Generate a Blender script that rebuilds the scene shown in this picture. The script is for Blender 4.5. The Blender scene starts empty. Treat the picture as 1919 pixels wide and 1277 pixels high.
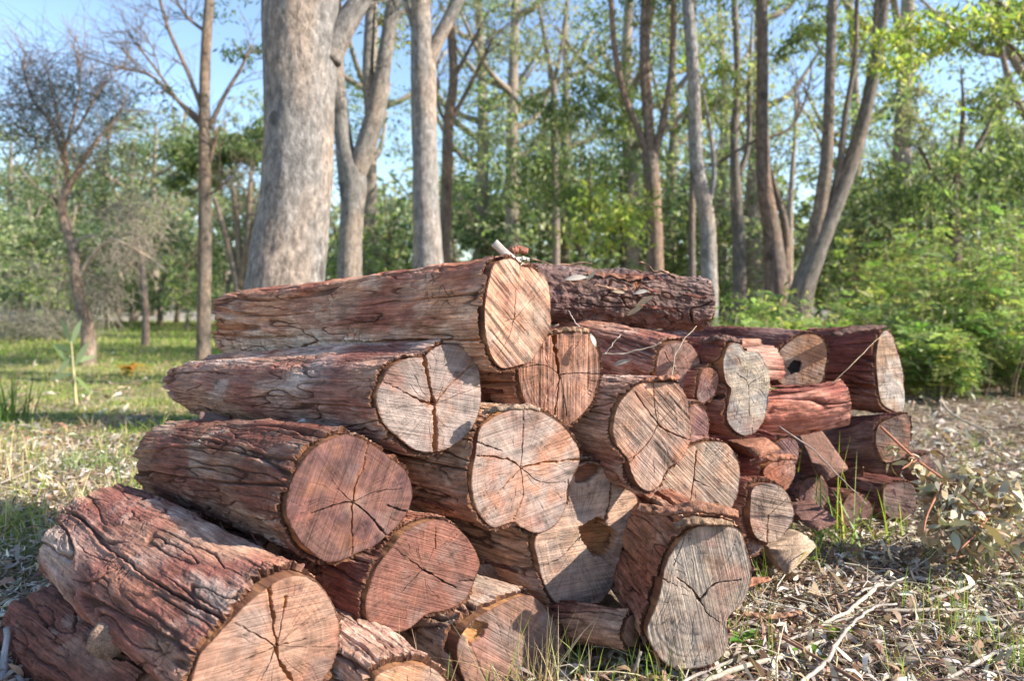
import bpy, math, random
import numpy as np
from mathutils import Vector

# ------------------------------------------------------------------ basics
S = bpy.context.scene
C = S.collection
rng = np.random.default_rng(7)
random.seed(7)
W, HPX = 1919.0, 1277.0
LENS = 24.0
F = W * LENS / 36.0
CAM_H = 0.90
YH = 555.0            # picture row of the horizon


def P(px, py, d):
    return np.array([(px - 959.5) / F * d, d, CAM_H - (py - YH) / F * d])


def G(px, py, lift=0.0):
    d = (CAM_H - lift) * F / (py - YH)
    return P(px, py, d)


# ------------------------------------------------------------------ noise
_tabs = {}


def _tab(seed):
    if seed not in _tabs:
        r = np.random.default_rng(seed + 1000)
        perm = r.permutation(512).astype(np.int64)
        g = r.normal(size=(512, 3))
        g /= np.linalg.norm(g, axis=1, keepdims=True)
        _tabs[seed] = (perm, g)
    return _tabs[seed]


def perlin(p, seed=0):
    perm, grad = _tab(seed)
    p = np.asarray(p, float)
    i = np.floor(p).astype(np.int64)
    f = p - i
    u = f * f * f * (f * (f * 6 - 15) + 10)
    out = 0
    for dx in (0, 1):
        wx = u[..., 0] if dx else 1 - u[..., 0]
        hx = perm[(i[..., 0] + dx) & 511]
        for dy in (0, 1):
            wy = u[..., 1] if dy else 1 - u[..., 1]
            hy = perm[(hx + i[..., 1] + dy) & 511]
            for dz in (0, 1):
                wz = u[..., 2] if dz else 1 - u[..., 2]
                h = perm[(hy + i[..., 2] + dz) & 511]
                g = grad[h]
                out = out + wx * wy * wz * (g[..., 0] * (f[..., 0] - dx) + g[..., 1] * (f[..., 1] - dy) + g[..., 2] * (f[..., 2] - dz))
    return out * 1.5


def fbm(p, seed=0, octv=4, gain=0.5):
    p = np.asarray(p, float)
    a, out, s = 1.0, 0, 0.0
    for k in range(octv):
        out = out + a * perlin(p * (2.0 ** k) + 17.3 * k, seed + k)
        s += a
        a *= gain
    return out / s


def sstep(a, b, x):
    t = np.clip((x - a) / (b - a), 0, 1)
    return t * t * (3 - 2 * t)


def lerp(a, b, t):
    return a + (b - a) * t


# ------------------------------------------------------------------ meshes
def link_mesh(name, V, Fc, mat=None, parent=None, col=None, gc=None, smooth=True, loc=None):
    """Fc: int array (n,4) or (n,3), or a list of such arrays."""
    V = np.asarray(V, np.float32)
    fl = Fc if isinstance(Fc, list) else [Fc]
    fl = [np.asarray(f, np.int32) for f in fl if len(f)]
    me = bpy.data.meshes.new(name)
    me.vertices.add(len(V))
    me.vertices.foreach_set('co', V.ravel())
    idx = np.concatenate([f.ravel() for f in fl])
    tot = np.concatenate([np.full(len(f), f.shape[1], np.int32) for f in fl])
    st = np.concatenate([[0], np.cumsum(tot)[:-1]]).astype(np.int32)
    me.loops.add(len(idx))
    me.loops.foreach_set('vertex_index', idx)
    me.polygons.add(len(tot))
    me.polygons.foreach_set('loop_start', st)
    me.polygons.foreach_set('loop_total', tot)
    me.polygons.foreach_set('use_smooth', np.full(len(tot), smooth, bool))
    if col is not None:
        a = me.color_attributes.new('Col', 'FLOAT_COLOR', 'POINT')
        c4 = np.ones((len(V), 4), np.float32)
        c4[:, :3] = np.clip(col, 0, 1)
        a.data.foreach_set('color', c4.ravel())
    if gc is not None:
        a = me.attributes.new('gc', 'FLOAT_VECTOR', 'POINT')
        a.data.foreach_set('vector', np.asarray(gc, np.float32).ravel())
    me.update(calc_edges=True)
    me.validate()
    if mat:
        me.materials.append(mat)
    o = bpy.data.objects.new(name, me)
    C.objects.link(o)
    if parent is not None:
        o.parent = parent
    if loc is not None:
        o.location = loc
    return o


def tag(o, label=None, cat=None, group=None, kind=None):
    if label: o['label'] = label
    if cat: o['category'] = cat
    if group: o['group'] = group
    if kind: o['kind'] = kind
    return o


def empty(name, loc, label, cat, group=None):
    o = bpy.data.objects.new(name, None)
    o.empty_display_size = 0.1
    C.objects.link(o)
    o.location = [float(v) for v in loc]
    return tag(o, label, cat, group)


def grid_faces(n, m, wrap=True):
    """n around, m along -> quads; vertex index = j*n+i"""
    i = np.arange(n if wrap else n - 1)
    j = np.arange(m - 1)
    I, J = np.meshgrid(i, j)
    I, J = I.ravel(), J.ravel()
    I2 = (I + 1) % n
    return np.stack([J * n + I, J * n + I2, (J + 1) * n + I2, (J + 1) * n + I], 1)


def tube(pts, rad, n=8, cap=True, noise=0.0, seed=0):
    """tube along a polyline (already smooth); returns V, F(list), (s,theta) coords"""
    pts = np.asarray(pts, float)
    rad = np.asarray(rad, float)
    m = len(pts)
    t = np.gradient(pts, axis=0)
    t /= np.linalg.norm(t, axis=1, keepdims=True) + 1e-9
    ref = np.array([0.0, 1.0, 0.0]) if abs(t[0][1]) < 0.8 else np.array([1.0, 0, 0])
    V = []
    a = np.linspace(0, 2 * np.pi, n, endpoint=False)
    for k in range(m):
        u = np.cross(t[k], ref); u /= np.linalg.norm(u) + 1e-9
        v = np.cross(t[k], u)
        ref = np.cross(u, t[k]) if np.linalg.norm(np.cross(u, t[k])) > 0 else ref
        V.append(pts[k] + rad[k] * (np.cos(a)[:, None] * u + np.sin(a)[:, None] * v))
    V = np.concatenate(V)
    s = np.concatenate([[0], np.cumsum(np.linalg.norm(np.diff(pts, axis=0), axis=1))])
    R = np.repeat(rad, n)
    gc = np.stack([np.tile(np.cos(a), m) * R, np.tile(np.sin(a), m) * R, np.repeat(s, n)], 1)
    if noise:
        nn = fbm(np.stack([gc[:, 0] * 9, gc[:, 1] * 9, gc[:, 2] * 3], 1) + seed * 3.1, 3, 3)
        cen = np.repeat(pts, n, 0)
        V = cen + (V - cen) * (1 + noise * nn)[:, None]
    Fs = [grid_faces(n, m)[:, ::-1]]
    if cap:
        V = np.concatenate([V, pts[:1], pts[-1:]])
        gc = np.concatenate([gc, [[0, 0, s[0]]], [[0, 0, s[-1]]]])
        b = m * n
        i = np.arange(n)
        Fs.append(np.stack([np.full(n, b), i, (i + 1) % n], 1))
        Fs.append(np.stack([np.full(n, b + 1), (m - 1) * n + (i + 1) % n, (m - 1) * n + i], 1))
    return V, Fs, gc


class MB:
    def __init__(self): self.V, self.F, self.g, self.c, self.n = [], [], [], [], 0

    def add(self, V, Fs, gc=None, col=None):
        self.V.append(V)
        for f in (Fs if isinstance(Fs, list) else [Fs]):
            self.F.append(np.asarray(f) + self.n)
        self.g.append(gc if gc is not None else V)
        self.c.append(np.broadcast_to(col, (len(V), 3)) if col is not None else np.full((len(V), 3), .5))
        self.n += len(V)

    def build(self, name, mat, parent=None, smooth=True, loc=None):
        V = np.concatenate(self.V)
        off = np.zeros(3)
        if loc is not None: off = np.asarray(loc)
        elif parent is not None: off = np.array(parent.location)
        return link_mesh(name, V - off, self.F, mat, parent, np.concatenate(self.c), np.concatenate(self.g), smooth, loc=loc)


def smooth_line(pts, n, closed=False):
    """Catmull-Rom resampling by arc length"""
    p = np.asarray(pts, float)
    if closed:
        q = np.concatenate([p[-1:], p, p[:2]])
    else:
        q = np.concatenate([2 * p[:1] - p[1:2], p, 2 * p[-1:] - p[-2:-1]])
    out = []
    for k in range(1, len(q) - 2):
        t = np.linspace(0, 1, 12, endpoint=False)[:, None]
        a, b, c, d = q[k - 1], q[k], q[k + 1], q[k + 2]
        out.append(0.5 * (2 * b + (c - a) * t + (2 * a - 5 * b + 4 * c - d) * t ** 2 + (3 * b - a - 3 * c + d) * t ** 3))
    o = np.concatenate(out)
    o = np.concatenate([o, o[:1] if closed else p[-1:]])
    s = np.concatenate([[0], np.cumsum(np.linalg.norm(np.diff(o, axis=0), axis=1))])
    x = np.linspace(0, s[-1], n, endpoint=not closed)
    return np.stack([np.interp(x, s, o[:, k]) for k in range(o.shape[1])], 1)


# ------------------------------------------------------------------ materials
class Nd:
    def __init__(self, name):
        self.m = bpy.data.materials.new(name)
        self.m.use_nodes = True
        self.t = self.m.node_tree
        self.t.nodes.clear()

    def __call__(self, typ, _in=None, **kw):
        n = self.t.nodes.new(typ)
        for k, v in kw.items(): setattr(n, k, v)
        for k, v in (_in or {}).items():
            if isinstance(v, bpy.types.NodeSocket): self.t.links.new(v, n.inputs[k])
            else: n.inputs[k].default_value = v
        return n

    def math(self, op, a, b=0.0, clamp=False):
        n = self('ShaderNodeMath', operation=op, use_clamp=clamp)
        for k, v in enumerate((a, b)):
            if isinstance(v, bpy.types.NodeSocket): self.t.links.new(v, n.inputs[k])
            else: n.inputs[k].default_value = v
        return n.outputs[0]

    def mix(self, typ, fac, a, b):
        n = self('ShaderNodeMix', data_type='RGBA', blend_type=typ)
        for k, v in ((0, fac), (6, a), (7, b)):
            if isinstance(v, bpy.types.NodeSocket): self.t.links.new(v, n.inputs[k])
            else: n.inputs[k].default_value = v
        return n.outputs[2]

    def noise(self, vec, scale, detail=4, rough=.6, dist=0.0):
        return self('ShaderNodeTexNoise', {'Vector': vec, 'Scale': scale, 'Detail': detail, 'Roughness': rough, 'Distortion': dist}).outputs['Fac']

    def mapping(self, vec, sc):
        return self('ShaderNodeMapping', {'Vector': vec, 'Scale': sc}).outputs[0]

    def rng(self, v, a, b, c, d):
        return self('ShaderNodeMapRange', {'Value': v, 'From Min': a, 'From Max': b, 'To Min': c, 'To Max': d}).outputs[0]

    def grey(self, v):
        return self('ShaderNodeCombineColor', {'Red': v, 'Green': v, 'Blue': v}).outputs[0]

    def out(self, sh):
        o = self('ShaderNodeOutputMaterial')
        self.t.links.new(sh, o.inputs['Surface'])
        return self.m


def attr(N, name, what='Vector'):
    return N('ShaderNodeAttribute', attribute_name=name).outputs[what]


def mat_bark(name='bark', fib=(230, 230, 14), amp=.58, bump=.75, dist=.008):
    N = Nd(name)
    col, gc = attr(N, 'Col', 'Color'), attr(N, 'gc')
    n1 = N.noise(N.mapping(gc, fib), 1.0, 5, .65)
    n2 = N.noise(N.mapping(gc, (60, 60, 40)), 1.0, 6, .7)
    n3 = N.noise(N.mapping(gc, (420, 420, 260)), 1.0, 3, .6)
    f = N.math('MULTIPLY', N.rng(n1, .25, .75, 1 - amp, 1 + amp), N.rng(n2, .25, .75, 1 - amp * .55, 1 + amp * .55))
    f = N.math('MULTIPLY', f, N.rng(n3, .3, .7, .8, 1.2))
    c = N.mix('MULTIPLY', 1.0, col, N.grey(f))
    h = N.math('ADD', N.math('MULTIPLY', n1, .9), N.math('ADD', N.math('MULTIPLY', n2, .8), N.math('MULTIPLY', n3, .35)))
    b = N('ShaderNodeBump', {'Strength': bump, 'Distance': dist, 'Height': h})
    p = N('ShaderNodeBsdfPrincipled', {'Base Color': c, 'Roughness': .85, 'Normal': b.outputs[0], 'Specular IOR Level': .25})
    return N.out(p.outputs[0])


def mat_face():
    N = Nd('end_grain_wood')
    col, gc = attr(N, 'Col', 'Color'), attr(N, 'gc')
    saw = N.noise(N.mapping(gc, (270, 7, 1)), 1.0, 3, .55)
    saw2 = N.noise(N.mapping(gc, (90, 3, 1)), 1.0, 2, .5)
    fine = N.noise(N.mapping(gc, (500, 500, 500)), 1.0, 3, .6)
    f = N.math('MULTIPLY', N.rng(saw, .3, .7, .82, 1.18), N.rng(fine, .3, .7, .86, 1.14))
    f = N.math('MULTIPLY', f, N.rng(saw2, .3, .7, .90, 1.10))
    c = N.mix('MULTIPLY', 1.0, col, N.grey(f))
    h = N.math('ADD', N.math('MULTIPLY', saw, 1.0), N.math('ADD', N.math('MULTIPLY', fine, .35), saw2))
    b = N('ShaderNodeBump', {'Strength': .8, 'Distance': .004, 'Height': h})
    p = N('ShaderNodeBsdfPrincipled', {'Base Color': c, 'Roughness': .75, 'Normal': b.outputs[0], 'Specular IOR Level': .25})
    return N.out(p.outputs[0])


def mat_leaf(name, trans=.5, rough=.5, spec=.3):
    N = Nd(name)
    col = attr(N, 'Col', 'Color')
    p = N('ShaderNodeBsdfPrincipled', {'Base Color': col, 'Roughness': rough, 'Specular IOR Level': spec})
    t = N('ShaderNodeBsdfTranslucent', {'Color': N.mix('MULTIPLY', 1.0, col, (1.3, 1.5, .8, 1))})
    m = N('ShaderNodeMixShader', {0: trans})
    N.t.links.new(p.outputs[0], m.inputs[1]); N.t.links.new(t.outputs[0], m.inputs[2])
    return N.out(m.outputs[0])


M_BARK = mat_bark()
M_ROUGH = mat_bark('rough_dark_bark', (70, 70, 30), .5, .8, .012)
M_FACE = mat_face()
M_GUM = mat_bark('gum_tree_bark', (34, 34, 15), .62, .9, .02)
M_TWIG = mat_bark('dry_twig_bark', (200, 200, 30), .3, .4, .003)
M_LEAF = mat_leaf('living_leaf')
M_DRY = mat_leaf('dry_leaf', .15, .6, .3)
M_GRASS = mat_leaf('grass_blade', .35, .5, .25)
# ------------------------------------------------------------------ the logs
PINK, GREY, PURP, ORNG, PALE, BRWN = map(np.array, ((.41, .225, .15), (.37, .265, .21), (.155, .080, .078), (.36, .165, .08), (.50, .40, .31), (.24, .135, .098)))
BK_P, BK_T, BK_G, BK_D = map(np.array, ((.215, .086, .064), (.37, .215, .145), (.43, .345, .285), (.085, .055, .048)))
BK_R = np.array((.27, .125, .08))
RUST, DEEP = np.array((.36, .13, .045)), np.array((.055, .024, .016))


def px_to_plane(pts, c, n):
    """picture points cast on the plane through c with normal n"""
    cam = np.array([0, 0, CAM_H])
    out = []
    for x, y in pts:
        r = P(x, y, 1.0) - cam
        t = np.dot(c - cam, n) / np.dot(r, n)
        out.append(cam + r * t)
    return np.array(out)


def pip(x, y, poly):
    inside = np.zeros(x.shape, bool)
    j = len(poly) - 1
    for i in range(len(poly)):
        xi, yi = poly[i]; xj, yj = poly[j]
        c = ((yi > y) != (yj > y)) & (x < (xj - xi) * (y - yi) / (yj - yi + 1e-12) + xi)
        inside ^= c
        j = i
    return inside


def seg_dist(x, y, a, b):
    d = b - a
    L = d @ d + 1e-12
    t = np.clip(((x - a[0]) * d[0] + (y - a[1]) * d[1]) / L, 0, 1)
    return np.hypot(x - a[0] - t * d[0], y - a[1] - t * d[1]), t


def make_log(label, poly=None, d=1.8, yaw=52, far=None, length=.9, rise=0.0, fscale=.85, far3=None,
             circ=None, facing=.6, pith=None, cols=(PINK, GREY), mixb=.0, saw=40, cracks=(), holes=(),
             checks=18, recess=.012, thick=.006, bark=(.5, .3), fiss=1.0, res=1.0, seed=0, group='cut logs stacked in the pile',
             rough=False, knot=None, cat='log', name='log', tint=(1, 1, 1), bare=False, white=None, flute=1.0, rimcol=None, ridge=.24, gaps=(), strips=None, fdim=.86, btint=(1, 1, 1), palef=.35, frq=17):
    r_ = np.random.default_rng(seed + 50)
    if circ:
        cpx, cpy, d, rpx = circ
        c = P(cpx, cpy, d)
    else:
        pc = np.array(poly, float)
        x, y = pc[:, 0], pc[:, 1]
        x2, y2 = np.roll(x, -1), np.roll(y, -1)
        cr = x * y2 - x2 * y
        A = cr.sum() / 2
        cpx, cpy = ((x + x2) * cr).sum() / (6 * A), ((y + y2) * cr).sum() / (6 * A)
        c = P(cpx, cpy, d)
    if far3 is not None:
        fp = P(*far3)
        ax = fp - c
        L = np.linalg.norm(ax)
    else:
        k = -math.tan(math.radians(yaw))
        if far is not None:
            uf = (far[0] - 959.5) / F
            df = (c[0] - k * c[1]) / (uf - k)
            fp = P(far[0], far[1], df)
            ax = fp - c
            L = np.linalg.norm(ax)
        else:
            ax = np.array([-math.sin(math.radians(yaw)), math.cos(math.radians(yaw)), rise])
            L = length
    ax = ax / np.linalg.norm(ax)
    tocam = np.array([0, 0, CAM_H]) - c
    tocam /= np.linalg.norm(tocam)
    n = -ax * (1 - facing) + tocam * facing if far3 is None else -ax
    n[2] *= .5
    n /= np.linalg.norm(n)
    u = np.cross([0, 0, 1.0], n); u /= np.linalg.norm(u)
    v = np.cross(n, u)
    NA = int((380 if res >= 1 else 260 if res > .5 else 150))
    if circ:
        R0 = rpx / F * d
        a = np.linspace(0, 2 * np.pi, NA, endpoint=False)
        rr = R0 * (1 + .12 * fbm(np.stack([np.cos(a) * 1.3, np.sin(a) * 1.3, a * 0 + seed], 1), 5, 3))
        out = np.stack([np.cos(a) * rr, np.sin(a) * rr], 1)
    else:
        w = px_to_plane(poly, c, n) - c
        q = np.stack([w @ u, w @ v], 1)
        ar = np.sum(q[:, 0] * np.roll(q[:, 1], -1) - np.roll(q[:, 0], -1) * q[:, 1])
        if ar < 0: q = q[::-1]
        out = smooth_line(q, NA, True)
    a_ = np.linspace(0, 2 * np.pi, NA, endpoint=False)
    Rm = np.linalg.norm(out, axis=1).mean()
    tn = np.roll(out, -1, 0) - np.roll(out, 1, 0)
    nrm = np.stack([tn[:, 1], -tn[:, 0]], 1)
    for _ in range(6): nrm = (np.roll(nrm, 1, 0) + nrm + np.roll(nrm, -1, 0)) / 3
    nrm /= np.linalg.norm(nrm, axis=1, keepdims=True)
    jag = .0012 * fbm(np.stack([out[:, 0] * 90, out[:, 1] * 90, a_ * 0 + seed], 1), 9, 3)
    out = out + nrm * jag[:, None]
    root = empty(name, c, label, cat, group)

    # ---- sawn face: polar grid round the pith, cracks cut into it
    if pith is not None:
        w = px_to_plane([pith], c, n)[0] - c
        pt = np.array([w @ u, w @ v])
    else:
        pt = out.mean(0) + r_.normal(size=2) * Rm * .08
    NR = int((86 if res >= 1 else 56 if res > .5 else 30))
    rf = np.linspace(0.012, 1, NR) ** .85
    X = pt[0] + (out[:, 0] - pt[0])[None] * rf[:, None]
    Y = pt[1] + (out[:, 1] - pt[1])[None] * rf[:, None]
    rho = np.hypot(X - pt[0], Y - pt[1])
    th = np.arctan2(Y - pt[1], X - pt[0])
    sd = seed * 7.7
    P3 = np.stack([X, Y, X * 0 + sd], -1)
    blot = fbm(P3 * (11, 11, 1), 20, 4)
    blot2 = fbm(P3 * (26, 26, 1) + 5, 25, 4)
    A_, B_ = cols
    m = sstep(-.28, .3, blot + mixb)
    base = A_ * (1 - m[..., None]) + B_ * m[..., None]
    Rr = rf[:, None] * Rm * (1 + .05 * fbm(np.stack([np.cos(th) * 2, np.sin(th) * 2, rf[:, None] * 3 + sd + 0 * th], -1), 30, 3))
    ring = perlin(np.stack([Rr * 150, X * 3, Y * 3 + sd], -1), 31) + .7 * perlin(np.stack([Rr * 330, X * 4, Y * 4], -1), 33)
    ray = fbm(np.stack([np.cos(th) * 26, np.sin(th) * 26, rho * 9 + sd], -1), 35, 3)
    spots = sstep(.12, .5, fbm(P3 * (38, 38, 1) + 31, 39, 5))
    sa = math.radians(saw)
    w = px_to_plane([(cpx, cpy), (cpx - 30 * math.sin(sa), cpy - 30 * math.cos(sa))], c, n)
    w = w[1] - w[0]
    sa = math.atan2(-(w @ u), w @ v)
    sx, sy = X * math.cos(sa) + Y * math.sin(sa), -X * math.sin(sa) + Y * math.cos(sa)
    rd = perlin(np.stack([sx * 105, sy * 5, X * 0 + sd], -1), 43)
    rd2 = perlin(np.stack([sx * 46, sy * 4, X * 0 + sd], -1), 44)
    rdl = sstep(.0, .5, rd) * sstep(-.35, .25, perlin(np.stack([sx * 14, sy * 9, X * 0 + sd], -1), 45))
    f = 1 + .10 * ring + .50 * ray + .45 * blot2 - .40 * spots - ridge * 1.1 * rdl + ridge * .8 * rd2
    base = lerp(base, ORNG * 1.05, (sstep(.12, .5, fbm(P3 * (14, 14, 1) + 55, 48, 4)) * .5)[..., None])
    base = lerp(base, np.array((.30, .245, .22)), (sstep(.0, .4, fbm(P3 * (9, 9, 1) + 99, 49, 4)) * .6)[..., None])
    base = lerp(base, np.array((.38, .15, .105)), (sstep(.1, .5, fbm(P3 * (10, 10, 1) + 133, 50, 4)) * .45)[..., None])
    grime = sstep(.05, .55, fbm(P3 * (8, 8, 1) + 77, 46, 4)) * .55
    base = lerp(base, np.array((.15, .095, .078)), grime[..., None])
    col = base * np.clip(f, .35, 1.8)[..., None]
    pale = np.exp(-(rho / (Rm * (.2 + .3 * max(0, palef - .35)))) ** 2) * palef
    col = lerp(col, PALE * 1.0, (pale * sstep(-.3, .4, blot2 + .1))[..., None])
    dep = .0025 * blot2 + .004 * blot + .0005 * ring + .0016 * ridge * rdl

    def cut(pl, wid, deep, colr):
        nonlocal col, dep
        best = np.full(X.shape, 9.0); tt = np.zeros(X.shape)
        for k in range(len(pl) - 1):
            dd, t = seg_dist(X, Y, pl[k], pl[k + 1])
            g = (k + t) / (len(pl) - 1)
            mm = dd < best
            best = np.where(mm, dd, best); tt = np.where(mm, g, tt)
        wl = wid[0] + (wid[1] - wid[0]) * tt
        wl = wl * .7 * np.clip(1 + 1.0 * perlin(P3 * (75, 75, 1), 41) + .4 * perlin(P3 * (200, 200, 1), 42), .25, 2)
        msk = 1 - sstep(wl * .55, wl * 1.25, best)
        dep = dep + deep * msk
        halo = np.exp(-(best / (wid[0] + wid[1] + .004)) ** 2) * .35
        if colr is not None: col = lerp(col, RUST * 1.1, halo[..., None] * .4)
        cc = np.array(colr) if colr is not None else DEEP
        col = lerp(col, cc * np.clip(1 + .8 * blot2, .4, 1.6)[..., None], (msk * (1.0 if deep > .0025 else .55))[..., None])

    for cr in cracks:                      # (points in the picture, width mm start, end, depth mm, colour)
        w = px_to_plane(cr[0], c, n) - c
        pl = np.stack([w @ u, w @ v], 1)
        pl = smooth_line(pl, max(8, len(pl) * 4))
        pl = pl + r_.normal(size=pl.shape) * .0006 + .004 * np.stack([fbm(np.stack([pl[:, 0] * 70, pl[:, 1] * 70, pl[:, 0] * 0 + sd + q], 1), 47, 3) for q in (0, 5)], 1)
        cut(pl, (cr[1] / 1000, cr[2] / 1000), cr[3] / 1000, cr[4] if len(cr) > 4 else None)
    for _ in range(checks):
        t0 = r_.uniform(0, 2 * np.pi)
        i0 = int(t0 / (2 * np.pi) * NA)
        r0 = r_.uniform(.1, .75); r1 = min(1.0, r0 + r_.uniform(.15, .5))
        pl = []
        for q in np.linspace(r0, r1, 7):
            ii = (i0 + int(NA * .01 * math.sin(q * 9 + t0) * (1 + t0 % 1))) % NA
            pl.append(pt + (out[ii] - pt) * q)
        cut(np.array(pl), (.0004, r_.uniform(.0004, .0010)), .002, None)
    for hp, hd, hc in holes:
        w = px_to_plane(hp, c, n) - c
        pl = np.stack([w @ u, w @ v], 1)
        wob = .006 * np.stack([fbm(P3 * (130, 130, 1), 51, 3), fbm(P3 * (130, 130, 1) + 9, 52, 3)], -1)
        ins = pip(X + wob[..., 0], Y + wob[..., 1], pl).astype(float)
        fb = fbm(np.stack([X * 30, Y * 240, X * 0], -1), 53, 3)
        dep = dep + ins * (hd * (1 + .35 * fb))
        col = lerp(col, np.array(hc) * np.clip(1 + .9 * fb, .25, 2)[..., None], ins[..., None])
    edge = sstep(.975, 1.0, rf)[:, None, None]
    col = lerp(col, np.array(rimcol if rimcol is not None else (.15, .06, .035)), edge * .75)
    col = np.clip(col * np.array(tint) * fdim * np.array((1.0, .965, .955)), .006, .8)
    dep = dep + (rf[:, None] > .985) * .002 * np.clip(fbm(P3 * (150, 150, 1), 57, 2) + .3, 0, 1)
    W3 = X[..., None] * u + Y[..., None] * v - dep[..., None] * n
    gcf = np.stack([X * math.cos(sa) + Y * math.sin(sa), -X * math.sin(sa) + Y * math.cos(sa), X * 0 + sd], -1)
    Vf = W3.reshape(-1, 3); cf = col.reshape(-1, 3); gf = gcf.reshape(-1, 3)
    Ff = [grid_faces(NA, NR)[:, ::-1]]
    Vf = np.concatenate([Vf, [pt[0] * u + pt[1] * v]]); cf = np.concatenate([cf, cf[:1]]); gf = np.concatenate([gf, gf[:1]])
    i = np.arange(NA)
    Ff.append(np.stack([np.full(NA, len(Vf) - 1), i, (i + 1) % NA], 1))
    Ff = [q[:, ::-1] if (q is Ff[0]) else q for q in Ff]
    # skirt of bare wood running back under the bark
    ks = 14
    sk = np.linspace(0, max([.05, recess * 2.2 + .02] + [g[2] * 1.7 + .03 for g in gaps]) if not bare else L, ks if not bare else 60)
    Vs, cs, gs = [], [], []
    for s in sk:
        t = s / L
        sc = lerp(1, fscale, t)
        gr = fbm(np.stack([out[:, 0] * 70, out[:, 1] * 70, a_ * 0 + s * 6 + sd], 1), 61, 4)
        o2 = out * sc + nrm * (-.0015 + .0025 * gr)[:, None]
        Vs.append(o2[:, :1] * u + o2[:, 1:] * v + ax * s)
        bl = fbm(np.stack([out[:, 0] * 12, out[:, 1] * 12, a_ * 0 + s * 5 + sd], 1), 62, 3)
        cw = lerp(np.array((.34, .165, .075)), np.array((.13, .055, .032)), sstep(-.35, .2, bl)[:, None]) if not bare else lerp(np.array((.46, .32, .20)), np.array((.38, .30, .24)), sstep(-.3, .3, bl)[:, None])
        cs.append(cw * np.clip(1 + .8 * gr, .3, 1.7)[:, None] * np.array(tint))
        gs.append(np.stack([out[:, 0] * .6, out[:, 1] * .6, a_ * 0 + s], 1))
    b0 = len(Vf)
    Vf = np.concatenate([Vf] + Vs); cf = np.concatenate([cf] + cs); gf = np.concatenate([gf] + gs)
    Ff.append(grid_faces(NA, len(sk))[:, ::-1] + b0)
    fo = link_mesh('end_grain', Vf, Ff, M_FACE, root, cf, gf)

    # ---- bark shell
    NB = int((560 if res >= 1 else 260 if res > .5 else 140))
    MB_ = int(max(30, L * (330 if res >= 1 else 180 if res > .5 else 90)))
    ob = smooth_line(out, NB, True)
    a = np.linspace(0, 2 * np.pi, NB, endpoint=False)
    tn = np.roll(ob, -1, 0) - np.roll(ob, 1, 0)
    nb = np.stack([tn[:, 1], -tn[:, 0]], 1)
    for _ in range(int(NB / 30)): nb = (np.roll(nb, 1, 0) + nb + np.roll(nb, -1, 0)) / 3
    nb /= np.linalg.norm(nb, axis=1, keepdims=True)
    circ3 = np.stack([np.cos(a) * Rm, np.sin(a) * Rm], 1)
    # ragged start: each plate ends at its own place
    pl = np.floor((a / (2 * np.pi) * 11 + .45 * perlin(np.stack([np.cos(a) * 2, np.sin(a) * 2, a * 0 + sd], 1), 71)))
    hs = np.modf(np.sin((pl % 11) * 12.9898 + sd) * 43758.5453)[0] % 1.0
    for _ in range(2): hs = (np.roll(hs, 1) + hs * 2 + np.roll(hs, -1)) / 4
    rag = fbm(np.stack([np.cos(a) * 9, np.sin(a) * 9, a * 0 + sd], 1), 72, 5)
    rag2 = fbm(np.stack([np.cos(a) * 31, np.sin(a) * 31, a * 0 + sd], 1), 73, 4)
    s0 = np.clip(recess * (.05 + 1.2 * hs ** 1.5) + .005 * rag + .004 * rag2, .0012, None)
    for ga, gw, gd in gaps:
        da = np.angle(np.exp(1j * (a - ga)))
        s0 = s0 + gd * np.exp(-(da / gw) ** 4) * np.clip(.85 + 1.1 * rag + .5 * rag2, .2, 1.6)
    s1 = L * (1 + .05 * (np.roll(hs, 37) - .5) / max(L, .3) * 1.5) + .02 * np.roll(rag, 11)
    t = np.linspace(0, 1, MB_) ** 1.15
    Sg = s0[None] + (s1 - s0)[None] * t[:, None]
    TT = np.clip(Sg / L, 0, 1.1)
    cx = np.broadcast_to(circ3[None, :, 0], Sg.shape); cy = np.broadcast_to(circ3[None, :, 1], Sg.shape)
    warp = .009 * perlin(np.stack([cx * 4, cy * 4, Sg * 5 + sd], -1), 80) + .0035 * fbm(np.stack([cx * 22, cy * 22, Sg * 30 + sd], -1), 79, 3)
    q = np.stack([cx + warp, cy + warp, Sg], -1)
    st = .075 if not rough else .45
    fr = frq if not rough else 24
    n1 = perlin(q * (fr, fr, fr * st) + sd, 81)
    msk = sstep(-.5, .1, perlin(q * (7, 7, 2.2) + sd + 3, 82))
    wc = .044 * fiss * np.clip(1 + 1.2 * perlin(q * (9, 9, 6) + sd, 78), .35, 2.2)
    f1 = (1 - sstep(wc * .35, wc * 1.15, np.abs(n1))) * msk
    lip = np.exp(-((np.abs(n1) - .10) / .045) ** 2) * msk
    n2 = perlin(q * (34, 34, 5) + sd, 83)
    m2 = sstep(-.25, .2, perlin(q * (9, 9, 4) + sd + 8, 84))
    f2 = (1 - sstep(.02, .075, np.abs(n2))) * m2
    n4 = perlin(q * (30, 30, 42) + sd, 88)                       # short cross cracks
    m4 = sstep(.15, .45, perlin(q * (8, 8, 6) + sd + 18, 89))
    f4 = (1 - sstep(.02, .09, np.abs(n4))) * m4
    low = fbm(np.stack([cx * 7, cy * 7, Sg * 2.2 + sd], -1), 85, 3)
    plate = 1 - np.exp(-np.abs(n1) / .13)
    fl = fbm(q * (20, 20, 9) + sd, 86, 4)
    fl = fl + .12 * fbm(q * (60, 60, 22) + sd, 77, 3)
    lev = np.floor(fl * 6.5)
    ter = lev / 6.5 * .85 + fl * .15
    lvc = np.modf(np.sin(lev * 78.233 + sd) * 43758.5453)[0]
    fib = fbm(q * (85, 85, 9) + sd, 87, 3)
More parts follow.
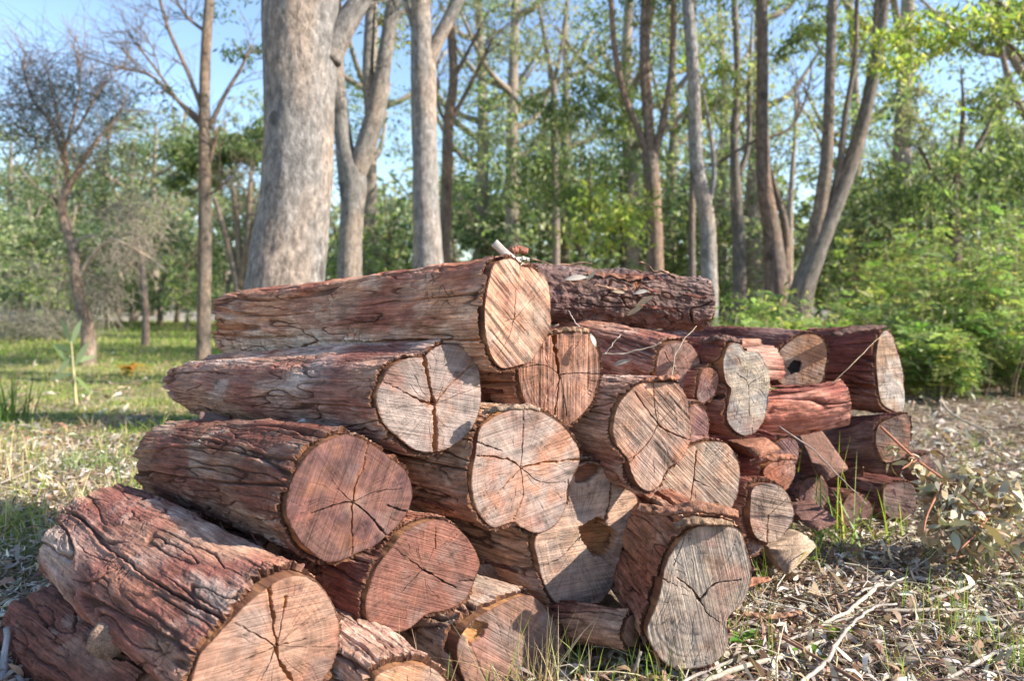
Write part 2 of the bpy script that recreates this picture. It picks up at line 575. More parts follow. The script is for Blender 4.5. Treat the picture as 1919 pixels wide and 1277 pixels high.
    crumb = np.exp(-(Sg - s0[None]) / .010) * fbm(q * (60, 60, 60) + sd, 91, 5)
    disp = thick + .013 * flute * low * sstep(.0, .12, Sg) + .0045 * plate * (.4 + .6 * msk) * sstep(-.01, .05, Sg) + .009 * ter * sstep(-.01, .04, Sg) + .0022 * fib + .007 * crumb + .0035 * lip + (.011 * np.clip(rag2 + .35 * rag + .1, 0, 1))[None] * np.exp(-(Sg - s0[None]) / .03)
    disp = disp - .021 * fiss * f1 - .006 * f2 - .005 * f4
    if rough:
        rg = fbm(q * (30, 30, 22) + sd, 93, 4)
        disp = disp + .012 * np.floor(rg * 6) / 6 + .006 * rg
    disp = np.clip(disp, .001, None)
    # colours
    pp, gg = bark
    cm = fbm(np.stack([cx * 6, cy * 6, Sg * 3.2 + sd], -1) + 40, 95, 4)
    cm2 = fbm(np.stack([cx * 9, cy * 9, Sg * 5 + sd], -1) + 70, 97, 5)
    wp = sstep(-.22, .25, cm + (pp - .5) * .9)
    wg = sstep(-.02, .36, cm2 + (gg - .4) * .8 + .25 * ter)
    col = lerp(BK_T, BK_P, wp[..., None])
    col = lerp(col, BK_G, (wg * .7)[..., None])
    wr = sstep(.0, .35, fbm(np.stack([cx * 8, cy * 8, Sg * 4 + sd], -1) + 55, 94, 4))
    col = lerp(col, BK_R, (wr * .65)[..., None])
    lw = sstep(-.1, .5, perlin(q * (6, 6, 5) + sd + 33, 92))[..., None]
    col = lerp(col, lerp(BK_P * .75, BK_G * 1.05, (np.abs(lvc) ** .8)[..., None]), .55 * lw)
    if rough: col = lerp(col, BK_D, .8)
    col = col * np.clip(1 + .8 * fib + .30 * fl, .35, 1.9)[..., None]
    if white is not None:                 # pale flaking outer bark round one direction (radians in the face plane)
        dirw = np.cos(np.arctan2(cy, cx) - white[0])
        wm = sstep(white[1], white[1] + .3, dirw + .45 * cm2) * sstep(-.45, -.1, fl)
        col = lerp(col, np.array((.52, .455, .40)) * np.clip(1 + .7 * fib, .4, 1.6)[..., None], (wm * .85)[..., None])
    rst = sstep(.1, .5, perlin(q * (5, 5, 3) + sd + 60, 98))
    col = lerp(col, lerp(DEEP, RUST * .8, (rst * .8)[..., None]), (f1 * .92)[..., None])
    col = lerp(col, DEEP * 1.2, (f2 * .85)[..., None])
    col = lerp(col, DEEP * 1.3, (f4 * .75)[..., None])
    stain = sstep(.3, .55, fbm(q * (9, 9, 6) + sd + 90, 99, 4))
    col = lerp(col, np.array((.06, .045, .045)), (stain * .55)[..., None])
    ctan = np.exp(-(Sg - s0[None]) / .008)
    col = lerp(col, np.array((.36, .22, .14)), (ctan * .5 * sstep(-.2, .2, crumb + .1))[..., None])
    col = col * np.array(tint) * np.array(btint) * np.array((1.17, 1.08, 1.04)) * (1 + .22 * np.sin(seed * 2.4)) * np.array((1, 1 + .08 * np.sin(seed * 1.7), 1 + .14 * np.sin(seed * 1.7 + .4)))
    bend = .02 * L * np.sin(np.pi * np.clip(TT, 0, 1))
    bd = r_.normal(size=2) * .6
    sc = lerp(1, fscale, TT)
    flat = ob[None] * sc[..., None]
    # the section drifts away from the traced one along the log
    drift = (.05 * Rm * sstep(.1, .8, TT) * fbm(np.stack([np.cos(a)[None] + 0 * TT, np.sin(a)[None] + 0 * TT, TT * 1.5 + sd], -1), 101, 2))
    if knot:
        for (ka, ks_, kh, kr) in knot:    # angle, distance along, height, radius
            da = np.angle(np.exp(1j * (np.arctan2(cy, cx) - ka))) * Rm
            kk = np.exp(-((da / kr) ** 2 + ((Sg - ks_) / (kr * 1.3)) ** 2))
            disp = disp + kh * kk
            rim = np.exp(-((np.hypot(da, (Sg - ks_) / 1.3) - kr * .8) / (kr * .25)) ** 2)
            col = lerp(col, DEEP * 2, (rim * .5 * sstep(-.3, .2, fl))[..., None])
            core = np.exp(-(np.hypot(da, (Sg - ks_) / 1.3) / (kr * .45)) ** 4)
            col = lerp(col, np.array((.33, .29, .27)), (core * .7)[..., None])
    po = flat + nb[None] * (disp + drift)[..., None] + bd * bend[..., None]
    V = po[..., :1] * u + po[..., 1:] * v + ax * Sg[..., None]
    gcb = np.stack([cx, cy, Sg + sd], -1)
    # thick broken edge at the sawn end
    rimo = ob + nb * .0005
    Vi = rimo[:, :1] * u + rimo[:, 1:] * v + ax * (s0[:, None] + .004 + .004 * rag2[:, None])
    mid = (Vi + V[0]) / 2 + ax * (.004 * fbm(np.stack([ob[:, 0] * 150, ob[:, 1] * 150, a * 0 + sd], 1), 103, 3))[:, None]
    rc = lerp(np.array((.085, .035, .024)), np.array((.24, .11, .06)), sstep(-.25, .45, rag2 + .5 * rag)[:, None]) * np.array(tint)
    Vall = [V.reshape(-1, 3), Vi, mid, V[0]]
    call = [col.reshape(-1, 3), rc, rc * .8, rc * .9]
    gall = [gcb.reshape(-1, 3)] + [np.stack([ob[:, 0] * 3, ob[:, 1] * 3, a * 0], 1)] * 3
    o1 = NB * MB_
    Fb = [grid_faces(NB, MB_)[:, ::-1]]
    Fb.append((grid_faces(NB, 3) + o1)[:, ::-1])
    # far end closed a little inside
    cen = (bd * bend[-1].mean()) @ np.stack([u, v]) + ax * (L - .015)
    Vin = V[-1] * .55 + cen * .45 - ax * .012
    Vall += [V[-1], Vin, cen[None]]
    dk = np.array((.17, .085, .06)) * np.array(tint)
    call += [np.tile(dk, (NB, 1)), np.tile(dk, (NB, 1)), dk[None]]
    gall += [np.stack([ob[:, 0], ob[:, 1], a * 0], 1)] * 2 + [np.zeros((1, 3))]
    o2 = o1 + 3 * NB
    Fb.append((grid_faces(NB, 2) + o2)[:, ::-1])
    i = np.arange(NB)
    Fb.append(np.stack([np.full(NB, o2 + 2 * NB), o2 + NB + (i + 1) % NB, o2 + NB + i], 1))
    ns = (10 if res >= 1 else 2 if res > .5 else 0) if strips is None else strips
    for k in range(ns):
        i = int((r_.uniform(.5, 3.9) / (2 * np.pi)) * NB) % NB
        j0 = int(r_.uniform(.06, .75) * MB_); j1 = min(MB_ - 2, j0 + int(r_.uniform(.07, .24) / L * MB_))
        if j1 - j0 < 8: continue
        ii = (i + (np.linspace(0, 1, j1 - j0) * r_.uniform(-5, 5)).astype(int)) % NB
        jj = np.arange(j0, j1)
        cl_ = V[jj, ii]; sv = V[jj, (ii + 5) % NB] - V[jj, (ii - 5) % NB]
        for _ in range(5):
            cl_ = np.concatenate([cl_[:1], (cl_[:-2] + cl_[1:-1] + cl_[2:]) / 3, cl_[-1:]]); sv = np.concatenate([sv[:1], (sv[:-2] + sv[1:-1] + sv[2:]) / 3, sv[-1:]])
        sv /= np.linalg.norm(sv, axis=1, keepdims=True)
        nv = np.cross(ax, sv); nv = nv * np.sign(np.sum(nv * (cl_ - ax * Sg[jj, ii][:, None]), axis=1))[:, None]
        tq = np.linspace(0, 1, len(jj))
        wd = r_.uniform(.006, .028) * np.sin(np.pi * np.clip(tq, .10, .93)) ** .5 * (1 + .5 * fbm(np.stack([tq * 6, tq * 0 + k, tq * 0 + sd], 1), 111, 3))
        lift = .003 + r_.uniform(.005, .03) * np.abs(tq - r_.uniform(.2, .6)) ** 1.6 * 2
        cr = np.linspace(-1, 1, 6)
        tp = cl_[:, None] + nv[:, None] * lift[:, None, None] + sv[:, None] * (cr[None] * wd[:, None] / 2)[..., None] + nv[:, None] * ((.12 + .3 * r_.uniform()) * wd[:, None] * cr[None] ** 2 * r_.choice([-1, 1]))[..., None]
        tp = tp + nv[:, None] * (.0025 * fbm(tp * 70 + sd, 112, 3))[..., None]
        bt = tp - nv[:, None] * .003
        Vq = np.concatenate([tp.reshape(-1, 3), bt.reshape(-1, 3)]); kk_ = tp.shape[0] * 6
        fq = grid_faces(6, len(jj), False); e_ = np.arange(len(jj) - 1) * 6; h_ = np.arange(5); l_ = (len(jj) - 1) * 6
        Fq_ = [fq, fq[:, ::-1] + kk_, np.stack([e_, e_ + 6, e_ + 6 + kk_, e_ + kk_], 1), np.stack([e_ + 5, e_ + 5 + kk_, e_ + 11 + kk_, e_ + 11], 1), np.stack([h_, h_ + kk_, h_ + 1 + kk_, h_ + 1], 1), np.stack([l_ + h_, l_ + h_ + 1, l_ + h_ + 1 + kk_, l_ + h_ + kk_], 1)]
        cq = [BK_T * .8, BK_R * .8, BK_P, BK_P * .8][r_.integers(0, 4)] * r_.uniform(.7, 1.1) * np.array(tint)
        cqs = cq * np.clip(1 + 1.0 * fbm(Vq * 50 + sd, 113, 4), .4, 1.7)[:, None]
        cqs[kk_:] *= .6
        if white is not None: cqs = cqs * 1.15
        gq = np.concatenate([np.stack([cr[None] * wd[:, None] * .5 + k, 0 * cr[None] + 0 * wd[:, None], Sg[jj, ii][:, None] + 0 * cr[None]], -1).reshape(-1, 3)] * 2)
        link_mesh('bark_strip', Vq, Fq_, M_BARK, root, cqs, gq)
    if not bare:
        bo = link_mesh('bark', np.concatenate(Vall), Fb, M_ROUGH if rough else M_BARK, root, np.concatenate(call), np.concatenate(gall))
    else:
        bo = None
    return root, dict(c=c, u=u, v=v, n=n, ax=ax, L=L, out=out)


OR = (.48, .21, .07)
LOGS = {}


def log(key, *a, **k):
    LOGS[key] = make_log(*a, **k)


log('l1', 'thick fissured log at the lower left, its pink sawn face cut by the bottom edge',
    [(358, 1277), (375, 1228), (401, 1198), (435, 1161), (468, 1128), (502, 1101), (535, 1083), (569, 1079), (595, 1092), (619, 1124), (634, 1161), (636, 1201), (624, 1245), (605, 1277), (570, 1325), (500, 1355), (430, 1355), (375, 1330), (352, 1300)],
    d=1.37, far=(190, 1012), fscale=.92, pith=(517, 1213), cols=(PINK * 1.02, np.array((.40, .25, .18))), saw=105, recess=.012, thick=0.009,
    cracks=[([(504, 1100), (510, 1150), (516, 1195), (518, 1214)], 5, 4, 12, OR), ([(518, 1214), (525, 1245), (545, 1275), (560, 1310)], 4, 5, 12, OR),
            ([(517, 1213), (570, 1200)], 2.5, 1, 5), ([(517, 1213), (470, 1185), (440, 1170)], 2, 1, 3), ([(534, 1120), (534, 1140)], 5, 3, 6, OR),
            ([(534, 1140), (520, 1210)], 1, 1, 3), ([(517, 1213), (450, 1240)], 1.6, .8, 3), ([(517, 1213), (490, 1277)], 1.6, .8, 3), ([(517, 1213), (600, 1140)], 1.5, .7, 2), ([(517, 1213), (620, 1215)], 1.5, .7, 2)],
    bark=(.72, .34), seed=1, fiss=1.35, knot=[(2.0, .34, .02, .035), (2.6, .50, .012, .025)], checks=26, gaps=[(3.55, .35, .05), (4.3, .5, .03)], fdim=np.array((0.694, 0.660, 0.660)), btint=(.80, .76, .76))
log('l2', 'dark purple faced log resting on top of the lower left log',
    [(562, 873), (545, 907), (537, 947), (542, 980), (562, 1014), (592, 1044), (617, 1054), (644, 1049), (670, 1037), (700, 1024), (734, 997), (757, 974), (771, 940), (771, 910), (757, 880), (727, 855), (690, 830), (650, 815), (612, 826), (585, 845)],
    d=1.56, far=(330, 866), fscale=.80, pith=(662, 943), cols=(PURP, np.array((.25, .125, .10))), saw=160, recess=.03, thick=0.007,
    cracks=[([(690, 828), (682, 870), (665, 915), (662, 943)], 2.5, 3, 4, (.30, .13, .06)), ([(662, 943), (659, 1000), (660, 1040)], 3, 2, 4, (.22, .09, .05)), ([(585, 962), (640, 943), (662, 943), (690, 965), (735, 1015)], 1.5, 3, 8),
            ([(725, 948), (760, 960)], 2.5, 2.5, 5), ([(662, 943), (700, 925), (755, 915)], 1.5, 1, 3), ([(662, 943), (630, 915)], 1.5, 1, 3)],
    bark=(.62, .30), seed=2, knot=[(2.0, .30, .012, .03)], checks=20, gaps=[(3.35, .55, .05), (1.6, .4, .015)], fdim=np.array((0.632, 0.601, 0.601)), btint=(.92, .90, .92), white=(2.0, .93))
log('l12', 'reddish brown faced log tucked under the dark purple faced log',
    [(685, 1134), (689, 1111), (704, 1067), (734, 1027), (754, 1001), (787, 982), (821, 975), (848, 984), (874, 1007), (891, 1034), (899, 1057), (894, 1077), (881, 1111), (868, 1128), (838, 1144), (801, 1152), (781, 1168), (761, 1182), (734, 1186), (704, 1178), (689, 1164)],
    d=1.62, yaw=54, length=.8, pith=(792, 1068), cols=(np.array((.34, .15, .105)), np.array((.24, .11, .085))), saw=75, recess=.02,
    cracks=[([(792, 1068), (830, 1090), (855, 1103)], 3.5, 1.5, 8), ([(735, 1025), (775, 1055), (792, 1068)], 1, 1.5, 3), ([(860, 1090), (893, 1090)], 2, 2.5, 5), ([(816, 990), (815, 1030)], 2, 1.5, 3, (.25, .10, .05)), ([(792, 1068), (750, 1112)], 1.5, 1, 3)],
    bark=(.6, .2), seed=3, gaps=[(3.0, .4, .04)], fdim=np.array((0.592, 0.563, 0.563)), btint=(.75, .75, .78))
log('l3', 'grey faced log with an orange crack running down its sawn end',
    [(705, 738), (713, 718), (730, 690), (764, 672), (794, 669), (807, 657), (830, 646), (860, 648), (884, 663), (896, 688), (901, 731), (899, 764), (887, 798), (864, 825), (840, 841), (814, 848), (780, 845), (747, 821), (720, 795), (707, 764)],
    d=1.66, far=(378, 722), fscale=.74, pith=(812, 758), cols=(np.array((.37, .31, .275)), np.array((.28, .235, .215))), mixb=.05, saw=80, recess=.018, thick=0.007,
    cracks=[([(794, 668), (804, 715), (812, 758)], 5.5, 5.5, 14, OR), ([(812, 758), (817, 800), (814, 848)], 5, 9, 14, OR), ([(757, 735), (785, 750), (812, 760)], 1.5, 5, 10, (.32, .13, .05)),
            ([(812, 760), (850, 715), (893, 680)], 2.5, 2, 4, (.33, .17, .09)), ([(712, 712), (757, 735)], 1.2, 1.2, 3), ([(812, 760), (860, 740), (898, 725)], 1.2, .8, 2), ([(812, 760), (720, 765)], 1.2, .8, 2)],
    bark=(.45, .42), seed=4, white=(2.1, .45), checks=24, gaps=[(3.75, .5, .085), (3.0, .25, .05)], fdim=np.array((0.775, 0.737, 0.737)))
log('l6', 'round pink and grey faced log in the middle, its crack opening to the right',
    [(897, 808), (914, 789), (948, 771), (981, 767), (1014, 772), (1041, 787), (1065, 811), (1083, 838), (1087, 863), (1078, 890), (1066, 914), (1062, 944), (1048, 977), (1028, 995), (1005, 1000), (978, 990), (961, 979), (928, 989), (908, 977), (891, 950), (884, 917), (885, 883), (891, 850)],
    d=1.8, yaw=55, length=.9, pith=(977, 877), cols=(PINK, np.array((.36, .30, .265))), mixb=.05, saw=110, recess=.016, thick=0.007,
    cracks=[([(977, 877), (1020, 868), (1086, 862)], 3.5, 3, 10, OR), ([(895, 855), (950, 862), (977, 877)], 1.5, 4, 8, (.35, .16, .07)), ([(890, 828), (940, 845)], 2.5, 1.5, 5),
            ([(977, 877), (955, 900), (930, 930)], 2.5, 1, 4, (.36, .18, .09)), ([(977, 877), (980, 930), (960, 978)], 1.6, 1.4, 4, (.3, .13, .07)), ([(977, 877), (981, 800), (981, 770)], 1.4, 1.2, 4), ([(977, 877), (1010, 903), (1062, 905)], 1.4, 1, 3), ([(1062, 945), (1066, 900)], 2, 1.2, 4)],
    bark=(.35, .45), seed=5, checks=26, gaps=[(3.3, .3, .03)], fdim=np.array((0.857, 0.815, 0.815)))
log('l4', 'topmost reddish log with a pale diagonally sawn end and a twig stub',
    [(927, 495), (948, 485), (964, 488), (978, 499), (1001, 503), (1021, 518), (1031, 547), (1033, 590), (1031, 617), (1018, 644), (994, 677), (974, 685), (948, 691), (931, 683), (917, 657), (910, 624), (908, 590), (911, 555), (918, 520)],
    d=1.74, far=(448, 604), fscale=.80, facing=.12, pith=(965, 597), cols=(np.array((.40, .295, .22)), PINK), saw=38, ridge=.9, recess=.02, thick=0.007,
    cracks=[([(966, 545), (965, 597)], 1, 2, 4, (.3, .12, .06)), ([(965, 597), (950, 640), (930, 670)], 1.5, 1, 3), ([(965, 597), (990, 570), (1012, 545)], 1.3, .8, 3), ([(965, 597), (985, 620)], 2, 1, 3, OR), ([(965, 597), (945, 603)], 1.4, .8, 3)],
    bark=(.62, .28), seed=6, fiss=1.5, frq=14, checks=12, gaps=[(3.2, .5, .02), (4.0, .4, .03)], fdim=np.array((0.816, 0.776, 0.776)), white=(1.5, .80))
log('l5', 'split pinkish faced log with an orange wedge crack, below the topmost log',
    [(985, 640), (1025, 630), (1060, 624), (1100, 624), (1117, 645), (1124, 685), (1120, 725), (1102, 765), (1065, 798), (1030, 805), (1000, 785), (980, 745), (970, 700), (972, 665)],
    d=1.88, yaw=55, length=.9, pith=(1048, 703), cols=(np.array((.47, .29, .21)), PINK * .85), ridge=.7, saw=0, recess=.012, thick=0.008,
    cracks=[([(1037, 628), (1042, 665), (1048, 703)], 9, 3, 16, (.42, .14, .04)), ([(1048, 703), (1044, 750), (1035, 800)], 2.5, 2, 8, (.3, .12, .05)), ([(1048, 703), (1085, 700), (1122, 702)], 1.8, 1.5, 4), ([(1048, 703), (1020, 685), (975, 690)], 1.2, 1, 3), ([(1050, 703), (1062, 780)], 1.3, 1, 3)],
    bark=(.6, .2), seed=7, fdim=np.array((.9, .8, .78)), facing=0.85)
log('l7', 'oval pink faced log with diagonal saw ridges, right of the pile centre',
    [(1148, 803), (1154, 770), (1167, 747), (1190, 725), (1212, 717), (1237, 717), (1263, 717), (1277, 727), (1286, 745), (1292, 774), (1296, 807), (1291, 833), (1276, 863), (1255, 877), (1246, 895), (1237, 910), (1217, 922), (1197, 912), (1184, 889), (1177, 863), (1164, 846), (1153, 830)],
    d=1.86, yaw=40, length=.9, pith=(1233, 797), cols=(PINK * 1.05, GREY * 1.1), saw=42, ridge=.7, recess=.02, thick=0.007,
    cracks=[([(1233, 797), (1258, 812), (1294, 826)], 3, 1.5, 7, (.2, .08, .04)), ([(1233, 797), (1215, 830), (1178, 868)], 2, 1.5, 5, (.34, .15, .07)), ([(1233, 797), (1226, 750), (1224, 718)], 1.2, 1, 3), ([(1233, 797), (1190, 735)], 1.6, 1.6, 4), ([(1233, 797), (1280, 745)], 1, .8, 2)],
    bark=(.45, .35), seed=8, checks=18, gaps=[(3.1, .7, .03)], fdim=np.array((.92, .84, .80)))
log('l10', 'log with a broken splintered hollow in its pale sawn face, low in the middle',
    [(1003, 1010), (1007, 1051), (1020, 1097), (1037, 1127), (1060, 1141), (1087, 1144), (1124, 1130), (1146, 1104), (1158, 1070), (1168, 1022), (1188, 992), (1197, 950), (1187, 925), (1150, 903), (1127, 872), (1095, 866), (1068, 890), (1055, 940), (1028, 980)],
    d=1.88, yaw=52, length=.85, pith=(1085, 1010), cols=(np.array((.48, .31, .22)), np.array((.36, .25, .20))), saw=100, recess=.02, thick=0.007,
    cracks=[([(1147, 905), (1140, 950), (1130, 985)], 3, 5, 12, (.2, .08, .03)), ([(1062, 945), (1068, 900)], 3, 2, 5), ([(1010, 1060), (1045, 1050), (1085, 1010)], 1.4, 1.4, 3)],
    holes=[([(1083, 990), (1110, 975), (1125, 968), (1140, 985), (1158, 1000), (1150, 1030), (1135, 1048), (1110, 1040), (1090, 1015)], .045, (.42, .20, .085)),
           ([(1075, 880), (1105, 868), (1128, 873), (1120, 890), (1098, 905), (1078, 905)], .02, (.22, .085, .045))],
    bark=(.4, .4), seed=9, gaps=[(3.3, .5, .03)], palef=.6)
log('l11', 'big upright oval log end, weathered grey brown, at the foot of the pile',
    [(1301, 990), (1334, 986), (1368, 987), (1388, 997), (1398, 1024), (1408, 1064), (1406, 1097), (1391, 1131), (1368, 1154), (1362, 1172), (1365, 1204), (1351, 1235), (1318, 1252), (1268, 1256), (1241, 1240), (1217, 1206), (1212, 1178), (1226, 1144), (1237, 1111), (1244, 1071), (1254, 1044), (1274, 1014)],
    d=1.6, yaw=9, length=.6, pith=(1312, 1122), cols=(np.array((.42, .31, .235)), np.array((.45, .375, .31))), mixb=0, saw=12, recess=.035, thick=0.008,
    cracks=[([(1270, 1085), (1295, 1105), (1312, 1125)], 1.5, 4, 8, (.2, .1, .05)), ([(1312, 1125), (1340, 1095), (1388, 1088)], 3, 1.2, 6), ([(1312, 1125), (1325, 1150), (1350, 1168)], 2.5, 1, 5), ([(1240, 1085), (1270, 1100)], 1.5, 1, 3), ([(1290, 990), (1262, 1060)], 1.2, 1, 3)],
    bark=(.38, .42), seed=10, fiss=1.7, flute=.8, frq=12, gaps=[(3.2, .25, .04), (2.4, .25, .03)], btint=(1.12, 1.14, 1.12), palef=.85)
log('l13', 'low log at the bottom edge showing orange brown wood under crumbly bark',
    [(700, 1285), (710, 1264), (744, 1250), (787, 1246), (814, 1256), (840, 1285), (845, 1330), (825, 1370), (780, 1385), (735, 1370), (705, 1330)],
    d=1.42, far=(560, 1165), fscale=.85, cols=(np.array((.45, .24, .12)), PINK), saw=70, recess=.014, thick=.010, bark=(.25, .5), seed=11, res=1, btint=(.85, .88, .88))
log('l14', 'shaded log with a torn orange knot behind dry grass at the bottom',
    [(860, 1200), (885, 1165), (930, 1138), (980, 1117), (1010, 1127), (1040, 1170), (1060, 1230), (1055, 1290), (1000, 1330), (930, 1330), (880, 1290), (858, 1240)],
    d=1.68, yaw=52, length=.8, cols=(BRWN, np.array((.20, .12, .095))), saw=60, recess=.04, thick=0.008,
    holes=[([(868, 1185), (890, 1165), (915, 1170), (905, 1195), (880, 1212)], .02, (.45, .22, .09))],
    bark=(.35, .6), seed=12, res=.9)
log('l15', 'dark purple barked log lying under the lower left log at the frame corner',
    circ=(330, 1345, 1.42, 95), far=(95, 1178), fscale=1.0, cols=(BRWN, PURP), bark=(.95, .1), seed=13, res=.9, fiss=1.4, btint=(.72, .68, .74))
log('l8', 'grey brown faced log half hidden behind the oval pink faced log',
    [(1215, 935), (1220, 890), (1250, 860), (1290, 840), (1322, 829), (1358, 831), (1376, 850), (1386, 880), (1386, 910), (1376, 945), (1350, 970), (1300, 977), (1250, 968), (1222, 950)],
    d=2.0, yaw=48, length=.9, pith=(1302, 900), cols=(np.array((.40, .25, .175)), np.array((.36, .28, .22))), saw=45, recess=.012, thick=0.007,
    cracks=[([(1305, 845), (1300, 900), (1288, 960)], 2, 2, 4, (.1, .05, .03)), ([(1302, 900), (1330, 915)], 2, 1.2, 3)], bark=(.5, .25), seed=14, res=.9, btint=(.66, .60, .68))
log('l9', 'narrow purple faced log between the oval pink faced and weathered white logs',
    [(1283, 790), (1292, 765), (1306, 757), (1320, 768), (1328, 795), (1322, 835), (1305, 862), (1285, 868), (1276, 840)],
    d=2.07, yaw=48, length=.8, cols=(PURP * 1.3, np.array((.30, .16, .12))), saw=50, bark=(.7, .15), seed=15, res=.7, thick=0.008)
log('l17', 'smooth purple brown faced log behind the oval pink faced log with twigs on its bark',
    [(1233, 668), (1243, 650), (1266, 641), (1289, 643), (1306, 662), (1314, 692), (1309, 721), (1296, 747), (1275, 758), (1250, 750), (1236, 720), (1230, 695)],
    d=2.14, far=(1090, 648), yaw=46, fscale=.9, pith=(1262, 690), cols=(np.array((.34, .19, .15)), np.array((.29, .15, .12))), saw=130, recess=.015,
    cracks=[([(1245, 660), (1262, 690), (1275, 705)], 1.2, 1, 3), ([(1262, 690), (1310, 690)], 1, .8, 2)], bark=(.7, .2), seed=16, res=.9)
log('l18', 'small wedge shaped red log end squeezed beside the weathered white log',
    [(1308, 722), (1318, 692), (1338, 693), (1347, 710), (1339, 738), (1318, 756), (1306, 745)],
    d=2.12, yaw=46, length=.6, cols=(np.array((.36, .17, .11)), PURP * 1.3), saw=140, bark=(.7, .1), seed=17, res=.5, thick=.006)
log('l19', 'weathered white grey log end with black speckles at the right shoulder of the pile',
    [(1359, 660), (1368, 646), (1383, 643), (1397, 658), (1418, 659), (1434, 677), (1442, 705), (1440, 750), (1432, 787), (1414, 812), (1390, 816), (1370, 801), (1362, 781), (1366, 752), (1370, 730), (1360, 715), (1355, 685)],
    d=2.12, yaw=43, length=.75, pith=(1402, 722), cols=(np.array((.54, .44, .33)), np.array((.36, .33, .31))), saw=100, recess=.05, thick=0.007,
    cracks=[([(1402, 722), (1430, 705)], 1.5, 1, 3), ([(1380, 700), (1402, 722), (1404, 780)], 1.2, 1.2, 3)],
    bark=(.75, .15), seed=18, res=.9, tint=(1, 1, 1))
log('l20', 'long dark rough barked log lying crosswise on top behind the topmost log',
    circ=(1322, 572, 2.50, 42), far3=(985, 548, 2.42), fscale=1.15, cols=(np.array((.38, .22, .12)), BRWN), bark=(.5, .4), rough=True, seed=19, thick=0.009, recess=.01, btint=(.75, .78, .84))
log('l21', 'orange brown faced log with a black hole beside the big purple end log',
    [(1443, 690), (1456, 664), (1477, 643), (1507, 627), (1535, 631), (1549, 650), (1547, 687), (1537, 718), (1500, 722), (1468, 722), (1452, 706)],
    d=2.55, yaw=38, length=.7, cols=(np.array((.37, .19, .105)), np.array((.33, .22, .15))), saw=70, recess=.008, thick=0.008, facing=.65,
    holes=[([(1475, 690), (1488, 675), (1502, 678), (1500, 696), (1484, 702)], .012, (.025, .02, .018))], bark=(.8, .1), seed=20, res=.9, checks=8, btint=(.66, .60, .68))  # this btint, shared by right-hand logs, puts their shadow into the bark colour
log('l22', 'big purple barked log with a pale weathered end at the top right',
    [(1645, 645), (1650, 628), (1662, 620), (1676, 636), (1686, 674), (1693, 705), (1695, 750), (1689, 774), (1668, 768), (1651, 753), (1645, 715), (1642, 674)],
    d=2.66, far=(1535, 690), yaw=34, fscale=.95, facing=.3, cols=(np.array((.48, .43, .385)), np.array((.36, .24, .16))), saw=95, recess=.008, thick=0.009, bark=(.92, .05), seed=21, res=.9, fiss=1.5, flute=1.4, btint=(.66, .60, .68))  # btint deepens the purple and paints in the partial shadow on the bark
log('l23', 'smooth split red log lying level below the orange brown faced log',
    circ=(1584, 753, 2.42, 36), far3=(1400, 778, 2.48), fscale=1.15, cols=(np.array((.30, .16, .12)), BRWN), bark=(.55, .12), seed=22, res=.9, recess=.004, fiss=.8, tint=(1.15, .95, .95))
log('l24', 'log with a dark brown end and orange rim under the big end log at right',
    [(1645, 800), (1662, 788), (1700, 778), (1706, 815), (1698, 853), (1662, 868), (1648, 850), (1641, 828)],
    d=2.60, far=(1480, 838), yaw=38, fscale=1.0, cols=(np.array((.34, .18, .11)), np.array((.17, .12, .10))), saw=80, recess=.01, bark=(.7, .35), seed=23, res=.7, btint=(.66, .60, .68))  # dark btint: shade at this end painted into the bark
log('l25', 'low dark log poking out at the far right foot of the pile',
    [(1722, 862), (1745, 850), (1768, 856), (1775, 885), (1768, 912), (1742, 920), (1722, 900)],
    d=2.80, far=(1640, 878), yaw=48, fscale=1.0, cols=(np.array((.24, .17, .14)), PURP), saw=80, bark=(.95, .05), seed=24, res=.7, rough=True)
log('l26', 'small round grey banded log end low on the right side of the pile',
    [(1411, 917), (1435, 906), (1465, 914), (1482, 938), (1488, 967), (1476, 994), (1458, 1013), (1435, 1017), (1415, 1005), (1406, 977), (1406, 947)],
    d=2.08, yaw=46, length=.7, pith=(1440, 970), cols=(np.array((.45, .33, .25)), GREY * .9), ridge=.7, saw=78, recess=.02, thick=.009,
    cracks=[([(1440, 965), (1437, 1015)], 1.8, 2.2, 5, (.34, .15, .06)), ([(1440, 965), (1475, 935)], 1.3, .8, 3)], bark=(.6, .2), seed=25, res=.9)
log('l27', 'red barked log with a triangular end above the small banded log end',
    [(1430, 884), (1450, 866), (1483, 858), (1491, 882), (1482, 908), (1465, 922), (1443, 912)],
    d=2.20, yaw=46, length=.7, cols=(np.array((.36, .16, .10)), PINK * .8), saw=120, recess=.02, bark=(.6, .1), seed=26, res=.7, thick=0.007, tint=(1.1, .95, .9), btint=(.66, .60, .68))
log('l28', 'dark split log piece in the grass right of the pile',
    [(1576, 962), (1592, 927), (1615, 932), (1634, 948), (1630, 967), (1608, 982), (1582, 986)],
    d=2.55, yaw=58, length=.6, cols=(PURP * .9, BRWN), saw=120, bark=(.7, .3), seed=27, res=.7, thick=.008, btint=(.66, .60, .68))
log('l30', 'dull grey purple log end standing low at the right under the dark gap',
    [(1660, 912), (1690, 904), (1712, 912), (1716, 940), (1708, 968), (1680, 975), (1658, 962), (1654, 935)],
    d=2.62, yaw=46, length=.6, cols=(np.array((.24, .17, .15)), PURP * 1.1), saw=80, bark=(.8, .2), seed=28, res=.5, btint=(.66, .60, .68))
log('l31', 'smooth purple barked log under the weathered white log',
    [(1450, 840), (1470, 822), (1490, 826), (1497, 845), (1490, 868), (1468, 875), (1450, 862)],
    d=2.25, far=(1330, 830), yaw=50, fscale=1.1, cols=(PURP * 1.2, BRWN), bark=(.8, .15), seed=29, res=.7, btint=(.66, .60, .68))  # bark tint carries the painted shade of the right end
